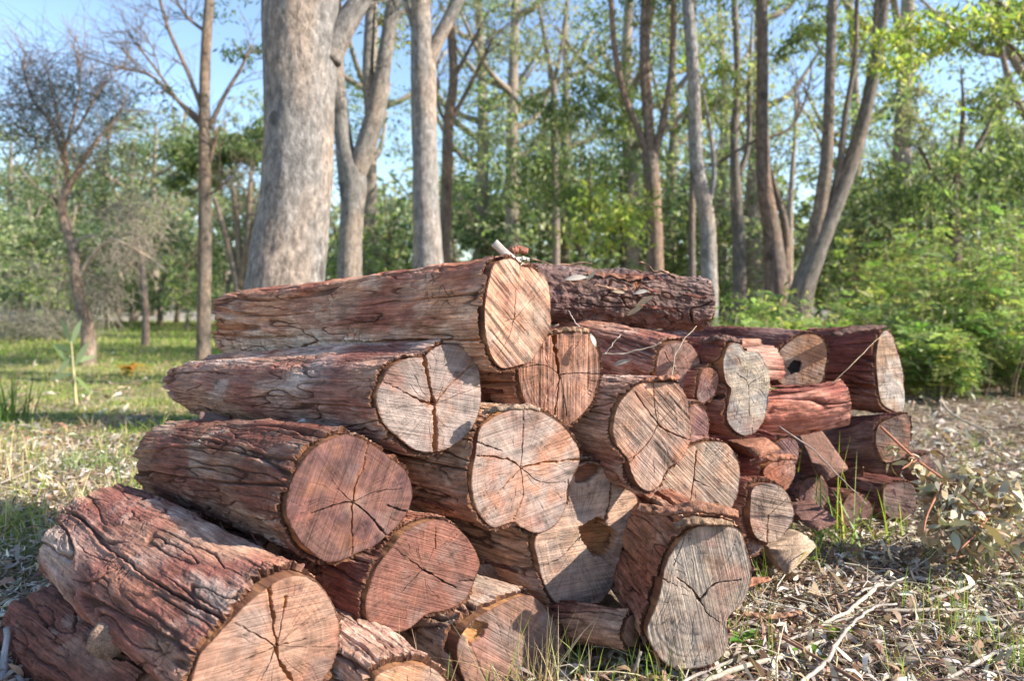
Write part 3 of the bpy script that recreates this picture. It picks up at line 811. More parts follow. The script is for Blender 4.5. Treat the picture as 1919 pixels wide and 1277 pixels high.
log('l32', 'purple barked log in the shadow right of the small banded log end',
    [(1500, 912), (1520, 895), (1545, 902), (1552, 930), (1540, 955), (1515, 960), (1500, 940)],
    d=2.50, yaw=56, length=.7, cols=(PURP, BRWN * .8), bark=(.85, .2), seed=30, res=.7, rough=True, btint=(.66, .60, .68))  # bark darkened by btint to stand in for shadow
log('l33', 'short thick barked log poking out left of the big upright oval log end',
    circ=(1186, 1184, 1.66, 28), far3=(1020, 1165, 1.86), fscale=1.1, cols=(np.array((.30, .17, .11)), BRWN), bark=(.45, .3), seed=31, res=.9, thick=0.008, recess=.006)
log('l34', 'small round orange red log end in the gap right of the grey faced log',
    circ=(908, 715, 1.96, 15), yaw=52, length=.6, cols=(np.array((.40, .14, .07)), np.array((.34, .11, .06))), bark=(.6, .2), seed=32, res=.5, thick=.004)
log('l35', 'small round dark red log end just below the orange red one',
    circ=(914, 747, 1.95, 16), yaw=52, length=.6, cols=(np.array((.33, .11, .08)), np.array((.26, .09, .07))), bark=(.6, .2), seed=33, res=.5, thick=.004)
log('l36', 'dark red log deep in the gap under the topmost log',
    circ=(955, 735, 2.06, 32), yaw=52, length=.6, cols=(np.array((.26, .09, .06)), PURP), bark=(.7, .2), seed=34, res=.5, thick=.008)
log('l37', 'dusty log bedded low between the broken log and the shaded log',
    circ=(905, 1115, 1.90, 55), yaw=54, length=.7, cols=(BRWN, GREY * .7), bark=(.25, .6), seed=35, res=.7)
log('l38', 'hidden brown log inside the pile behind the round middle log',
    circ=(1120, 840, 2.12, 55), yaw=52, length=.7, cols=(BRWN, PURP), bark=(.6, .2), seed=36, res=.5)
log('l39', 'dark log at the foot of the pile behind the big upright oval log end',
    circ=(1395, 1000, 2.10, 45), yaw=50, length=.7, cols=(BRWN, PURP), bark=(.6, .2), seed=37, res=.5)
log('l40', 'purple log bedded under the dark purple faced log at the left edge of the pile',
    circ=(560, 1035, 1.78, 60), far=(390, 960), yaw=52, fscale=.9, cols=(BRWN, PURP), bark=(.75, .2), seed=38, res=.7)
log('l41', 'dark log under the right end logs in deep shadow',
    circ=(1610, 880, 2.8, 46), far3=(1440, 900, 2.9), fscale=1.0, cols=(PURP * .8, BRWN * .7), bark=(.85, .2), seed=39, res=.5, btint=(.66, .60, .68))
log('l42', 'brown log filling the back of the pile below the dark crosswise log',
    circ=(1180, 690, 2.5, 60), far3=(1420, 700, 2.6), fscale=1.0, cols=(BRWN, PURP), bark=(.7, .2), seed=40, res=.5)
log('l43', 'purple brown log under the dark crosswise log, mostly hidden by its neighbours',
    circ=(1172, 664, 2.42, 50), yaw=50, length=.8, cols=(BRWN, PURP), bark=(.75, .2), seed=41, res=.7, btint=(.8, .75, .8))
# ------------------------------------------------------------------ ground
def ground_z(x, y):
    p = np.stack([x * .6, y * .6, x * 0], -1)
    h = .05 * fbm(p, 201, 3) + .012 * fbm(p * 9, 205, 3)
    near = sstep(1.0, 3.0, np.abs(x - .6) + np.abs(y - 2.0))
    return h * (.25 + .75 * near) - .012 - .06 * sstep(.35, -.1, x) * sstep(2.6, 1.8, y) * sstep(-1.6, -.9, x)


def litter_mask(x, y):
    """1 = bare leaf litter, 0 = grass"""
    p = np.stack([x, y, x * 0], -1)
    side = sstep(-1.5, 1.2, x - .10 * y + .4)
    far = sstep(4.0, 8.5, y)
    m = .46 * side + .55 - .42 * far * (1 - side) + .85 * fbm(p * 1.3, 210, 4)
    return sstep(.25, .75, m)


gx = np.concatenate([-np.geomspace(400, 6.05, 40), np.linspace(-6, 7, 330), np.geomspace(7.05, 400, 40)])
gy = np.concatenate([[-60, -20, -8, -3, -1], np.linspace(-.2, 9, 260), np.geomspace(9.05, 600, 90)])
GX, GY = np.meshgrid(gx, gy)
GZ = ground_z(GX, GY)
lm = litter_mask(GX, GY)
p = np.stack([GX, GY, GX * 0], -1)
soil = lerp(np.array((.13, .095, .07)), np.array((.26, .205, .16)), sstep(-.3, .3, fbm(p * 5, 215, 5))[..., None])
turf = lerp(np.array((.10, .14, .035)), np.array((.19, .20, .07)), sstep(-.25, .3, fbm(p * .9, 220, 4))[..., None])
turf = lerp(turf, np.array((.34, .28, .15)), (sstep(-.05, .4, fbm(p * np.array([.8, 1.9, 1]) + 9, 225, 4)) * .75)[..., None])
gcol = lerp(turf, soil, lm[..., None])
N = Nd('forest_floor')
c_ = attr(N, 'Col', 'Color')
g_ = attr(N, 'gc')
k1 = N.noise(g_, 38, 6, .7); k2 = N.noise(g_, 7, 5, .6)
f_ = N.math('MULTIPLY', N.rng(k1, .3, .7, .45, 1.55), N.rng(k2, .3, .7, .75, 1.25))
cc_ = N.mix('MULTIPLY', 1.0, c_, N.grey(f_))
b_ = N('ShaderNodeBump', {'Strength': .8, 'Distance': .02, 'Height': k1})
M_GROUND = N.out(N('ShaderNodeBsdfPrincipled', {'Base Color': cc_, 'Roughness': .95, 'Normal': b_.outputs[0], 'Specular IOR Level': .1}).outputs[0])
n_, m_ = len(gx), len(gy)
gV = np.stack([GX, GY, GZ], -1).reshape(-1, 3)
tag(link_mesh('ground', gV, grid_faces(n_, m_, False), M_GROUND, None, gcol.reshape(-1, 3), gV), kind='structure')


# ------------------------------------------------------------------ leaves and blades as arrays
def rand_unit(n, r):
    v = r.normal(size=(n, 3))
    return v / np.linalg.norm(v, axis=1, keepdims=True)


def leaves(cen, L, Wd, r, droop=.6, up=None, cols=None, curl=.25, segs=2, flat=False):
    """lance shaped leaves, one strip each. cen (n,3); L, Wd arrays"""
    n = len(cen)
    d = rand_unit(n, r)
    if flat:
        d[:, 2] *= .38
    else:
        d[:, 2] = d[:, 2] * .6 - droop
    d /= np.linalg.norm(d, axis=1, keepdims=True)
    s = np.cross(d, rand_unit(n, r)); 
    if flat:
        s = np.cross(d, np.array([0, 0, 1.0]) + .7 * rand_unit(n, r))
    s /= np.linalg.norm(s, axis=1, keepdims=True) + 1e-9
    nn = np.cross(s, d)
    rows = []
    prof = {1: [(0, 0.0), (.45, 1.0), (1, 0.0)], 2: [(0, .12), (.3, .95), (.65, .75), (1, .03)], 3: [(0, .1), (.2, .8), (.45, 1), (.72, .7), (1, .03)]}[segs]
    sg = r.choice([-1, 1], n) * r.uniform(.3, 1.4, n)
    for t, wv in prof:
        b = cen + d * (L * t)[:, None] + nn * (curl * L * sg * (t - t * t) * 2)[:, None]
        hw = (Wd * .5 * wv)[:, None]
        cupv = nn * (np.abs(hw) * .5)
        rows.append(np.stack([b - s * hw + cupv, b + s * hw + cupv], 1))
    V = np.stack(rows, 1)                       # n, rows, 2, 3
    k = len(prof)
    V = V.reshape(n, k * 2, 3)
    base = (np.arange(n) * k * 2)[:, None]
    Fq = []
    for j in range(k - 1):
        Fq.append(np.stack([base[:, 0] + 2 * j, base[:, 0] + 2 * j + 1, base[:, 0] + 2 * j + 3, base[:, 0] + 2 * j + 2], 1))
    col = np.repeat(cols, k * 2, 0) if cols is not None else None
    return V.reshape(-1, 3), np.concatenate(Fq), col


def pick(pal, n, r, jit=.25):
    pal = np.array(pal)
    c = pal[r.integers(0, len(pal), n)]
    return c * r.uniform(1 - jit, 1 + jit, (n, 1)) * r.uniform(.92, 1.08, (n, 3))


GREEN = [(.15, .195, .085), (.21, .25, .105), (.115, .15, .075), (.28, .30, .13), (.18, .20, .11)]
BRIGHT = [(.26, .33, .08), (.34, .37, .09), (.20, .27, .08), (.43, .40, .11)]
OLIVE = [(.24, .255, .155), (.31, .305, .19), (.185, .205, .13), (.39, .36, .22), (.30, .27, .18)]
DARKG = [(.08, .12, .058), (.105, .155, .068), (.06, .10, .055), (.17, .21, .09)]
DRYL = [(.36, .285, .215), (.46, .39, .32), (.27, .175, .115), (.19, .105, .068), (.56, .50, .43), (.31, .27, .235), (.24, .155, .105), (.42, .36, .30), (.25, .21, .185)]


def blob_points(n, c, rad, r, clumps=14, tight=.33):
    """points in uneven clumps inside an ellipsoid"""
    k = rand_unit(clumps, r) * (r.uniform(0.15, 1, (clumps, 1)) ** .5)
    wts = r.uniform(.3, 1, clumps); wts /= wts.sum()
    i = r.choice(clumps, n, p=wts)
    q = k[i] + r.normal(size=(n, 3)) * tight * r.uniform(.5, 1.1, clumps)[i][:, None] * np.array([1, 1, .75])
    return np.asarray(c) + q * np.asarray(rad)


def limb(mb, px, d, w, n=9, seed=0, col=(.3, .26, .23), dd=0.0, noise=.12):
    """a trunk or limb from picture points at distance d (drifting by dd), widths in picture units"""
    px = np.asarray(px, float)
    q = smooth_line(np.column_stack([px, np.linspace(0, 1, len(px)), np.interp(np.linspace(0, 1, len(px)), np.linspace(0, 1, len(w)), w)]), max(10, len(px) * (40 if n >= 40 else 14 if n >= 14 else 7)))
    col = np.array(col) * np.array((.80, .85, .89))
    pts = np.array([P(a, b, d + dd * t) for a, b, t, _ in q])
    rad = q[:, 3] / F * (d + dd * q[:, 2]) / 2
    V, Fs, gc = tube(pts, rad, n, True, noise, seed)
    if n >= 14:
        cen = np.concatenate([np.repeat(pts, n, 0), pts[:1], pts[-1:]]); dv = V - cen
        V = V + dv * (.06 * fbm(gc * np.array([11, 11, 7]) + seed, 246, 4) + .02 * fbm(gc * np.array([45, 45, 22]) + seed, 248, 3))[:, None] * min(1, .11 / rad.max())
    pc = fbm(gc * np.array([4, 4, 1.3]) + seed, 240, 4)
    pc2 = fbm(gc * np.array([14, 14, 3]) + seed, 244, 4)
    col = np.array(col)
    cc = lerp(col, col * np.array((1.3, 1.12, .98)), sstep(-.2, .3, pc)[:, None])
    cc = lerp(cc, col * .5, (sstep(.15, .5, pc2) * .6)[:, None])
    pc3 = fbm(gc * np.array([26, 26, 12]) + seed, 249, 4)
    cc = cc * np.clip(1 + .7 * pc3, .45, 1.45)[:, None]
    knots = perlin(gc * np.array([5, 5, 4]) + seed, 247)
    cc = lerp(cc, col * .35, (sstep(.52, .62, knots) * .8)[:, None])
    mb.add(V, Fs, gc, cc)
    return pts, rad


GB = (.30, .255, .225)      # grey brown bark


def ground_at(px, d):
    x = (px - 959.5) / F * d
    return np.array([x, d, float(ground_z(np.array([x]), np.array([d]))[0])])


def gy_of(d):
    return YH + CAM_H * F / d


def tree(name, label, cat, d, limbs, crowns=(), group=None, seed=0, col=GB, noise=.1, n=10, twigs=0):
    """limbs: (points, widths, dd); crowns: (px,py,rx,ry,dd,count,leaf length,palette,clumps,tight)"""
    r = np.random.default_rng(seed + 300)
    x0 = limbs[0][0][0][0]
    root = empty(name, ground_at(x0, d), label, cat, group)
    mb = MB()
    lines = [limb(mb, limbs[0][0], d, limbs[0][1], n, seed, col, limbs[0][2] if len(limbs[0]) > 2 else 0, noise)]
    mb.build('trunk', M_GUM, root)
    if len(limbs) > 1:
        for k, l in enumerate(limbs[1:]):
            mb = MB()
            w_ = list(l[1]); w_[-1] = min(w_[-1], 2.0) if l[0][-1][1] > 0 else w_[-1]
            lines.append(limb(mb, l[0], d, w_, 9, seed + k + 1, col, l[2] if len(l) > 2 else 0, noise))
            mb.build('limb', M_GUM, root)
    # fine bare twigs carried by every limb
    if len(limbs) > 1 and twigs >= 0:
        mb = MB()
        for pts, rad in lines[1:]:
            for t in r.uniform(.3, 1.0, 9 if cat == 'tree' else 4):
                i = min(len(pts) - 2, int(t * (len(pts) - 1)))
                tg = pts[i + 1] - pts[i]; tg /= np.linalg.norm(tg)
                dr = tg * .8 + rand_unit(1, r)[0] * .7; dr /= np.linalg.norm(dr)
                Lt = r.uniform(.25, .8) * d / 9
                def shoot(p0, dr, Lt, r0, dep):
                    sd_v = rand_unit(1, r)[0]
                    q = np.linspace(0, 1, 6)[:, None]
                    c = p0 + dr * q * Lt + sd_v * (.22 * Lt) * q * q + r.normal(size=(6, 3)) * .012 * Lt * (q > 0)
                    V, Fs, gc = tube(c, np.linspace(r0, r0 * .35, 6), 4, False)
                    mb.add(V, Fs, gc, np.array(col) * .75)
                    if dep:
                        for _ in range(3):
                            k = r.integers(1, 6); d2 = dr + rand_unit(1, r)[0] * .8; d2 /= np.linalg.norm(d2)
                            shoot(c[k], d2, Lt * r.uniform(.4, .7), r0 * .6, dep - 1)
                shoot(pts[i], dr, Lt, min(.006, rad[i] * .6) * d / 9 + .001, 2)
        mb.build('twigs', M_TWIG, root)
    if crowns:
        mb = MB()
        for (px, py, rx, ry, dd, cnt, ll, pal, cl, tg) in crowns:
            dc = d + dd
            cen = P(px, py, dc)
            R3 = np.array([rx / F * dc, max(rx, ry) / F * dc * .8, ry / F * dc])
            pts = blob_points(cnt, cen, R3, r, cl, tg)
            Lh = r.uniform(.7, 1.25, cnt) * ll
            V, Fq, cl_ = leaves(pts, Lh, Lh * r.uniform(.2, .32, cnt), r, .75, None, pick(pal, cnt, r), .25, 1)
            mb.add(V, Fq, V, cl_)
        mb.build('crown', M_LEAF, root)
    return root


# ------------------------------------------------------------------ the trees that can be told apart
def B(d):  # base row
    return gy_of(d) + 6


tree('gum_tree', 'thickest pale grey gum trunk right behind the pile, forking at the top', 'tree', 4.6,
     [([(534, B(4.6)), (533, 640), (535, 540), (548, 420), (558, 330), (562, 200), (563, 110), (566, 0), (568, -160), (572, -420)], [188, 166, 144, 132, 127, 128, 134, 142, 110, 80])
      , ([(612, 110), (640, 55), (668, 10), (705, -60), (770, -200)], [56, 46, 40, 34, 20])],
     crowns=[(600, -420, 330, 170, .5, 2400, .13, GREEN, 22, .24)], seed=1, n=130, col=(.29, .25, .225), noise=.05)
tree('gum_tree', 'grey gum trunk forked low like a Y, just right of the thickest trunk', 'tree', 7.0,
     [([(652, B(7)), (655, 500), (660, 400), (660, 335), (645, 270), (632, 160), (628, 60), (622, -80), (616, -260)], [56, 46, 43, 52, 34, 30, 28, 24, 16]),
      ([(662, 340), (690, 260), (708, 190), (722, 100), (738, 0), (760, -160)], [40, 38, 34, 28, 26, 16]),
      ([(698, 225), (690, 150), (692, 60), (700, -80)], [26, 22, 20, 14])],
     crowns=[(640, -330, 260, 140, .5, 1700, .13, OLIVE, 18, .25), (640, -60, 150, 60, 1, 1600, .10, GREEN, 10, .3), (745, 60, 40, 60, .3, 260, .09, BRIGHT, 6, .4)], seed=2, n=16, col=(.26, .225, .20))
tree('gum_tree', 'straight grey gum trunk behind the topmost log, forked near the top of the photo', 'tree', 6.4,
     [([(806, B(6.4)), (803, 500), (798, 380), (795, 250), (793, 130), (790, 60), (787, -60), (780, -260)], [76, 58, 50, 47, 48, 40, 36, 24]),
      ([(800, 125), (818, 80), (838, 40), (862, -10), (900, -110)], [30, 26, 25, 23, 16]),
      ([(795, 130), (778, 60), (752, -20)], [16, 12, 9])],
     crowns=[(800, -330, 260, 140, .5, 1700, .13, OLIVE, 18, .25), (800, -70, 190, 60, 1, 1700, .10, GREEN, 10, .3)], seed=3, n=16, col=(.30, .26, .235))
tree('gum_tree', 'thin brown forked trunk standing close behind the straight grey trunk', 'tree', 10,
     [([(836, B(10)), (834, 480), (837, 350), (840, 235), (850, 150), (846, 60), (850, -60)], [30, 24, 21, 20, 17, 15, 10]),
      ([(842, 230), (870, 180), (905, 110), (930, 50)], [10, 8, 6, 4]), ([(842, 235), (822, 200), (815, 120)], [8, 6, 4]), ([(848, 150), (880, 90), (915, 20)], [8, 7, 5])],
     crowns=[(880, 40, 110, 90, 1, 800, .10, OLIVE, 12, .32), (900, 250, 60, 60, .5, 350, .1, OLIVE, 8, .35)], seed=4, col=(.23, .165, .125))
tree('gum_tree', 'slim straight brown trunk on the left lawn with bare upper branches', 'tree', 9.3,
     [([(381, B(9.3)), (382, 600), (384, 470), (384, 330), (383, 200), (386, 90), (392, 0), (396, -140)], [27, 25, 24, 22, 20, 18, 17, 10]),
      ([(382, 215), (350, 130), (318, 60), (300, 0), (290, -40)], [9, 8, 7, 6, 4]), ([(380, 240), (335, 190), (300, 140), (262, 90), (235, 55)], [8, 7, 5, 4, 2]),
      ([(378, 225), (330, 185), (280, 140), (220, 125), (165, 108)], [8, 7, 6, 4, 2]), ([(392, 240), (420, 180), (450, 130), (472, 85)], [9, 8, 6, 4]),
      ([(386, 60), (350, 30), (325, -10)], [7, 6, 4]), ([(390, 310), (402, 270), (408, 235)], [9, 6, 4]), ([(392, 365), (415, 350), (428, 336)], [5, 4, 3]),
      ([(300, 140), (290, 100), (270, 60)], [3, 2, 2]), ([(262, 130), (235, 100), (230, 75)], [3, 2, 1])],
     crowns=[(455, 95, 35, 45, .4, 260, .10, DARKG, 6, .35), (300, 180, 60, 40, .2, 140, .09, DARKG, 8, .3), (410, 10, 60, 30, .3, 200, .09, DARKG, 6, .35)],
     seed=5, n=12, col=(.22, .165, .13))
tree('gum_tree', 'four stemmed gum right of centre behind the dark crosswise log', 'tree', 9.2,
     [([(1226, B(9.2)), (1228, 500), (1225, 400), (1220, 320), (1216, 285)], [38, 32, 30, 32, 26]),
      ([(1216, 300), (1195, 240), (1170, 180), (1152, 90), (1145, 0), (1140, -100)], [16, 14, 13, 11, 10, 8]),
      ([(1218, 295), (1212, 220), (1206, 140), (1205, 60), (1210, -60)], [16, 15, 14, 13, 9]), ([(1222, 290), (1218, 200), (1212, 110), (1216, 0), (1220, -80)], [13, 12, 12, 11, 8]),
      ([(1224, 300), (1242, 230), (1256, 150), (1262, 60), (1260, -80)], [15, 14, 12, 11, 8])],
     crowns=[(1200, -170, 220, 120, .5, 1500, .13, GREEN, 18, .25), (1110, 210, 120, 90, .6, 1700, .12, GREEN, 16, .25), (1060, 330, 130, 80, -.3, 1500, .12, GREEN, 16, .25), (1130, 395, 90, 80, -.8, 800, .12, BRIGHT, 14, .28),
             (1180, 60, 110, 80, .8, 900, .12, GREEN, 16, .25), (1290, 180, 50, 90, .4, 500, .11, BRIGHT, 10, .28)], seed=6, n=12, col=(.25, .18, .14))
tree('gum_tree', 'pale leaning gum trunk just left of the thin dark twin, right of centre', 'tree', 8.2,
     [([(1330, B(8.2)), (1328, 500), (1324, 410), (1306, 310), (1302, 200), (1296, 90), (1288, 0), (1280, -150)], [40, 32, 30, 26, 23, 23, 21, 14]),
      ([(1322, 400), (1338, 330), (1330, 240), (1316, 160)], [12, 9, 8, 7])],
     crowns=[(1290, -260, 220, 140, .5, 1500, .13, GREEN, 18, .25), (1340, 170, 50, 70, .3, 500, .11, BRIGHT, 10, .3), (1290, -40, 120, 60, .8, 700, .11, GREEN, 10, .3)], seed=7, n=14, col=(.31, .275, .25))
tree('gum_tree', 'thin dark trunk beside the pale leaning gum', 'tree', 12,
     [([(1298, B(12)), (1296, 450), (1298, 330), (1294, 200), (1300, 60), (1300, -80)], [16, 14, 12, 11, 9, 7])], crowns=[(1300, 40, 90, 80, 0, 700, .13, OLIVE, 12, .3)], seed=8, col=(.22, .17, .14))
tree('gum_tree', 'upright grey brown trunk between the leaning gum and the scarred trunk', 'tree', 11,
     [([(1386, B(11)), (1385, 480), (1380, 380), (1376, 260), (1382, 130), (1376, 0), (1376, -120)], [30, 25, 22, 16, 13, 12, 8]),
      ([(1384, 330), (1402, 270), (1404, 160), (1410, 20)], [12, 10, 9, 7])],
     crowns=[(1400, 120, 70, 120, 0, 900, .12, OLIVE, 16, .25)], seed=9, n=12, col=(.20, .165, .14))
tree('gum_tree', 'brown trunk with a pale strip of peeled bark near its foot', 'tree', 8.4,
     [([(1456, B(8.4)), (1455, 540), (1447, 440), (1432, 340), (1428, 220), (1429, 110), (1428, 0), (1427, -150)], [54, 42, 34, 27, 23, 21, 20, 14]),
      ([(1470, 520), (1472, 430), (1452, 350), (1440, 300)], [18, 14, 10, 6]),
      ([(1430, 262), (1480, 240), (1508, 190), (1520, 130)], [6, 5, 4, 3]), ([(1424, 258), (1370, 290), (1342, 315)], [6, 5, 4])],
     crowns=[(1430, -260, 220, 140, .5, 1500, .13, OLIVE, 18, .25), (1500, 70, 70, 60, .3, 600, .11, GREEN, 10, .3), (1430, -40, 110, 60, .5, 600, .11, GREEN, 10, .3)], seed=10, n=14, col=(.21, .155, .125))
tree('gum_tree', 'leaning multi stemmed gum spreading up like a V behind the right end', 'tree', 8.0,
     [([(1490, B(8.0)), (1500, 560), (1522, 490), (1545, 430), (1578, 350), (1600, 290), (1622, 210), (1642, 110), (1658, 0), (1672, -120)], [60, 45, 40, 36, 30, 27, 24, 22, 18, 12]),
      ([(1512, 520), (1528, 440), (1545, 340), (1552, 230), (1556, 110), (1560, 0), (1562, -120)], [34, 30, 25, 20, 18, 17, 11]),
      ([(1560, 385), (1575, 300), (1585, 210), (1602, 110), (1606, 0), (1610, -100)], [15, 13, 11, 9, 8, 6]), ([(1640, 115), (1640, 60), (1645, -20)], [13, 11, 9])],
     crowns=[(1640, -230, 260, 140, .5, 1800, .13, GREEN, 18, .25), (1560, 60, 60, 60, .3, 400, .10, BRIGHT, 8, .3), (1690, 90, 70, 60, -.5, 450, .11, BRIGHT, 10, .3), (1620, -40, 140, 60, .5, 800, .11, GREEN, 10, .3)], seed=11, n=14, col=(.21, .17, .14))
tree('gum_tree', 'pale sapling trunk seen between the scarred trunk and the V shaped gum', 'tree', 13,
     [([(1478, B(13)), (1480, 420), (1484, 330), (1490, 250), (1492, 150)], [16, 12, 9, 7, 4])], crowns=[(1492, 260, 45, 90, 0, 500, .11, OLIVE, 10, .3)], seed=12, col=(.36, .29, .24))
tree('gum_tree', 'thin grey trunk forked at its top in the leafy middle of the photo', 'tree', 13,
     [([(1041, B(13)), (1042, 450), (1040, 330), (1038, 230), (1038, 150)], [19, 15, 14, 13, 12]), ([(1038, 155), (1024, 90), (1012, 20), (1000, -60)], [9, 8, 7, 5]), ([(1038, 155), (1052, 90), (1062, 10), (1070, -60)], [9, 8, 7, 5])],
     crowns=[(1030, 60, 120, 90, 0, 1500, .13, OLIVE, 18, .24), (1030, 230, 80, 60, -.3, 700, .13, OLIVE, 12, .28)], seed=13, col=(.24, .19, .16))
tree('gum_tree', 'thin nearly black trunk in the shade left of the four stemmed gum', 'tree', 16,
     [([(1168, B(16)), (1168, 480), (1166, 420), (1165, 330)], [15, 13, 11, 8])], crowns=[(1165, 300, 70, 60, 0, 600, .15, DARKG, 10, .3)], seed=14, col=(.10, .075, .06))
tree('gum_tree', 'dense dark leaved tree with a thin trunk in the right background', 'tree', 10,
     [([(1790, B(10)), (1790, 440), (1786, 380), (1798, 300), (1805, 200), (1800, 120)], [24, 19, 15, 11, 7, 2]), ([(1788, 400), (1752, 330), (1720, 270)], [10, 8, 5]), ([(1795, 320), (1840, 260), (1870, 190)], [10, 8, 5])],
     crowns=[(1735, 330, 95, 70, -.3, 1500, .13, DARKG + GREEN, 14, .28), (1860, 330, 80, 80, .2, 1400, .13, DARKG + GREEN, 14, .28), (1880, 210, 80, 70, 0, 800, .13, GREEN, 14, .28), (1730, 210, 60, 60, .2, 500, .12, OLIVE, 10, .3), (1800, 420, 60, 40, 0, 500, .12, DARKG, 8, .3)],
     seed=15, col=(.22, .16, .12))
tree('gum_tree', 'tree at the right edge whose yellow green leaves hang into the top right corner', 'tree', 6.0,
     [([(2030, B(6)), (2015, 400), (1985, 200), (1965, 60), (1950, -60)], [40, 34, 30, 24, 16]), ([(1980, 190), (1900, 90), (1820, 40), (1740, 20)], [9, 7, 5, 3]), ([(1975, 140), (1890, 20), (1800, -40)], [10, 7, 4])],
     crowns=[(1760, 30, 90, 45, -.2, 420, .10, BRIGHT, 12, .3), (1850, 45, 100, 60, 0, 620, .10, BRIGHT + GREEN, 14, .3), (1680, 105, 40, 30, 0, 60, .09, BRIGHT, 5, .4), (1770, 215, 50, 14, 0, 40, .09, BRIGHT, 5, .4), (1900, 10, 100, 60, .3, 500, .10, GREEN, 10, .3)],
     seed=16, col=(.25, .19, .15))
# dead looking twisted tree on the left lawn
rt = tree('paperbark_tree', 'twisted half dead tree on the left lawn with bare tangled twigs', 'tree', 9.0,
          [([(163, B(9)), (166, 640), (158, 590), (146, 550), (140, 490), (128, 440), (117, 400), (118, 370)], [30, 26, 24, 20, 17, 16, 15, 15]),
           ([(118, 375), (140, 330), (160, 295), (182, 268)], [12, 10, 8, 5]), ([(117, 375), (124, 330), (120, 270), (105, 200), (85, 120)], [10, 8, 7, 5, 3]), ([(122, 310), (95, 230), (60, 180), (40, 120)], [6, 5, 4, 2]),
           ([(120, 290), (140, 210), (150, 150), (145, 95)], [6, 5, 4, 2]), ([(112, 240), (70, 200), (45, 140), (50, 95)], [5, 4, 3, 2]), ([(150, 300), (200, 240), (230, 200), (240, 160)], [6, 5, 3, 2]), ([(105, 260), (60, 255), (25, 230)], [4, 3, 2]), ([(140, 250), (175, 190), (200, 140)], [5, 4, 2])], seed=17, col=(.33, .235, .18), n=12, noise=.2)


def twig_mass(cen, rad, n, ln, wd, r, droop=0.0, col=(.2, .17, .15), bias=(0, 0, .6)):
    """fine bent twigs, each a thin three sided strand"""
    c = blob_points(n, cen, rad, r, 22, .42)
    d = rand_unit(n, r) + np.array(bias); d /= np.linalg.norm(d, axis=1, keepdims=True)
    L = ln * r.uniform(.5, 1.4, n)
    k = 5
    sd = rand_unit(n, r)
    ctr = np.stack([c + d * (L * t)[:, None] + sd * (L * .25 * t * t)[:, None] + np.array([0, 0, -droop]) * (L * t * t)[:, None] for t in np.linspace(0, 1, k)], 1)
    a = np.cross(d, rand_unit(n, r)); a /= np.linalg.norm(a, axis=1, keepdims=True)
    b = np.cross(d, a)
    ww = wd * np.linspace(1, .35, k)
    V = np.stack([ctr + (a * math.cos(q) + b * math.sin(q))[:, None, :] * ww[None, :, None] for q in (0, 2.1, 4.2)], 2)   # n,k,3,3
    base = np.arange(n)[:, None] * k * 3
    Fq = []
    for j in range(k - 1):
        for i in range(3):
            Fq.append(np.stack([base[:, 0] + j * 3 + i, base[:, 0] + j * 3 + (i + 1) % 3, base[:, 0] + (j + 1) * 3 + (i + 1) % 3, base[:, 0] + (j + 1) * 3 + i], 1))
    cl = np.repeat(np.array(col) * r.uniform(.7, 1.3, (n, 1)), k * 3, 0)
    return V.reshape(-1, 3), np.concatenate(Fq), cl


r = np.random.default_rng(44)
mb = MB()
for (px, py, rx, ry, n, ln, col) in ((75, 190, 75, 90, 420, .5, (.09, .085, .10)), (165, 190, 95, 80, 520, .5, (.09, .085, .10)), (130, 270, 125, 45, 380, .45, (.12, .11, .10)), (60, 250, 70, 50, 220, .45, (.11, .10, .10))):
    V, Fq, cl = twig_mass(P(px, py, 9.0), np.array([rx, rx, ry]) / F * 9, n, ln, .0034, r, .15, col)
    mb.add(V, Fq, V, cl)
mb.build('crown', M_TWIG, rt)
mb = MB()
pts = np.concatenate([blob_points(n, P(px, py, 9.0), np.array([rx, rx, ry]) / F * 9, r, 16, .3) for px, py, rx, ry, n in ((90, 170, 75, 80, 700), (165, 190, 85, 80, 800), (120, 260, 110, 45, 500))])
L = r.uniform(.05, .12, len(pts))
V, Fq, cl = leaves(pts, L, L * .16, r, .5, None, pick([(.06, .095, .11), (.085, .12, .115), (.05, .08, .09)], len(pts), r), .3, 1)
mb.add(V, Fq, V, cl)
mb.build('foliage', M_LEAF, rt)
mb = MB()
for (px, py, rx, ry, n, ln) in ((235, 450, 60, 45, 420, .25), (200, 545, 35, 50, 260, .2), (255, 400, 50, 40, 260, .25), (120, 510, 60, 40, 200, .25)):
    V, Fq, cl = twig_mass(P(px, py, 9.0), np.array([rx, rx, ry]) / F * 9, n, ln, .0045, r, .5, (.36, .30, .24), (.3, 0, -.2))
    mb.add(V, Fq, V, cl)
limb(mb, [(142, 530), (165, 490), (190, 462), (215, 448)], 9.0, [12, 10, 8, 6], 7, 3, (.40, .31, .24))
limb(mb, [(215, 448), (250, 465), (290, 490), (312, 510)], 9.0, [6, 5, 4, 2], 6, 4, (.42, .34, .27))
limb(mb, [(218, 448), (222, 500), (232, 530)], 9.0, [5, 4, 3], 6, 5, (.42, .34, .27))
limb(mb, [(136, 470), (150, 448), (180, 440)], 9.0, [7, 6, 4], 6, 6, (.40, .31, .24))
mb.build('dead_branches', M_TWIG, rt)
tree('young_tree', 'very thin dark trunk on the lawn between the twisted tree and slim straight trunk', 'tree', 12,
     [([(272, B(12)), (273, 600), (270, 540), (264, 480), (255, 430)], [15, 12, 12, 8, 5])], crowns=[(262, 400, 60, 50, .2, 500, .11, OLIVE, 10, .3)], seed=18, col=(.20, .15, .13))
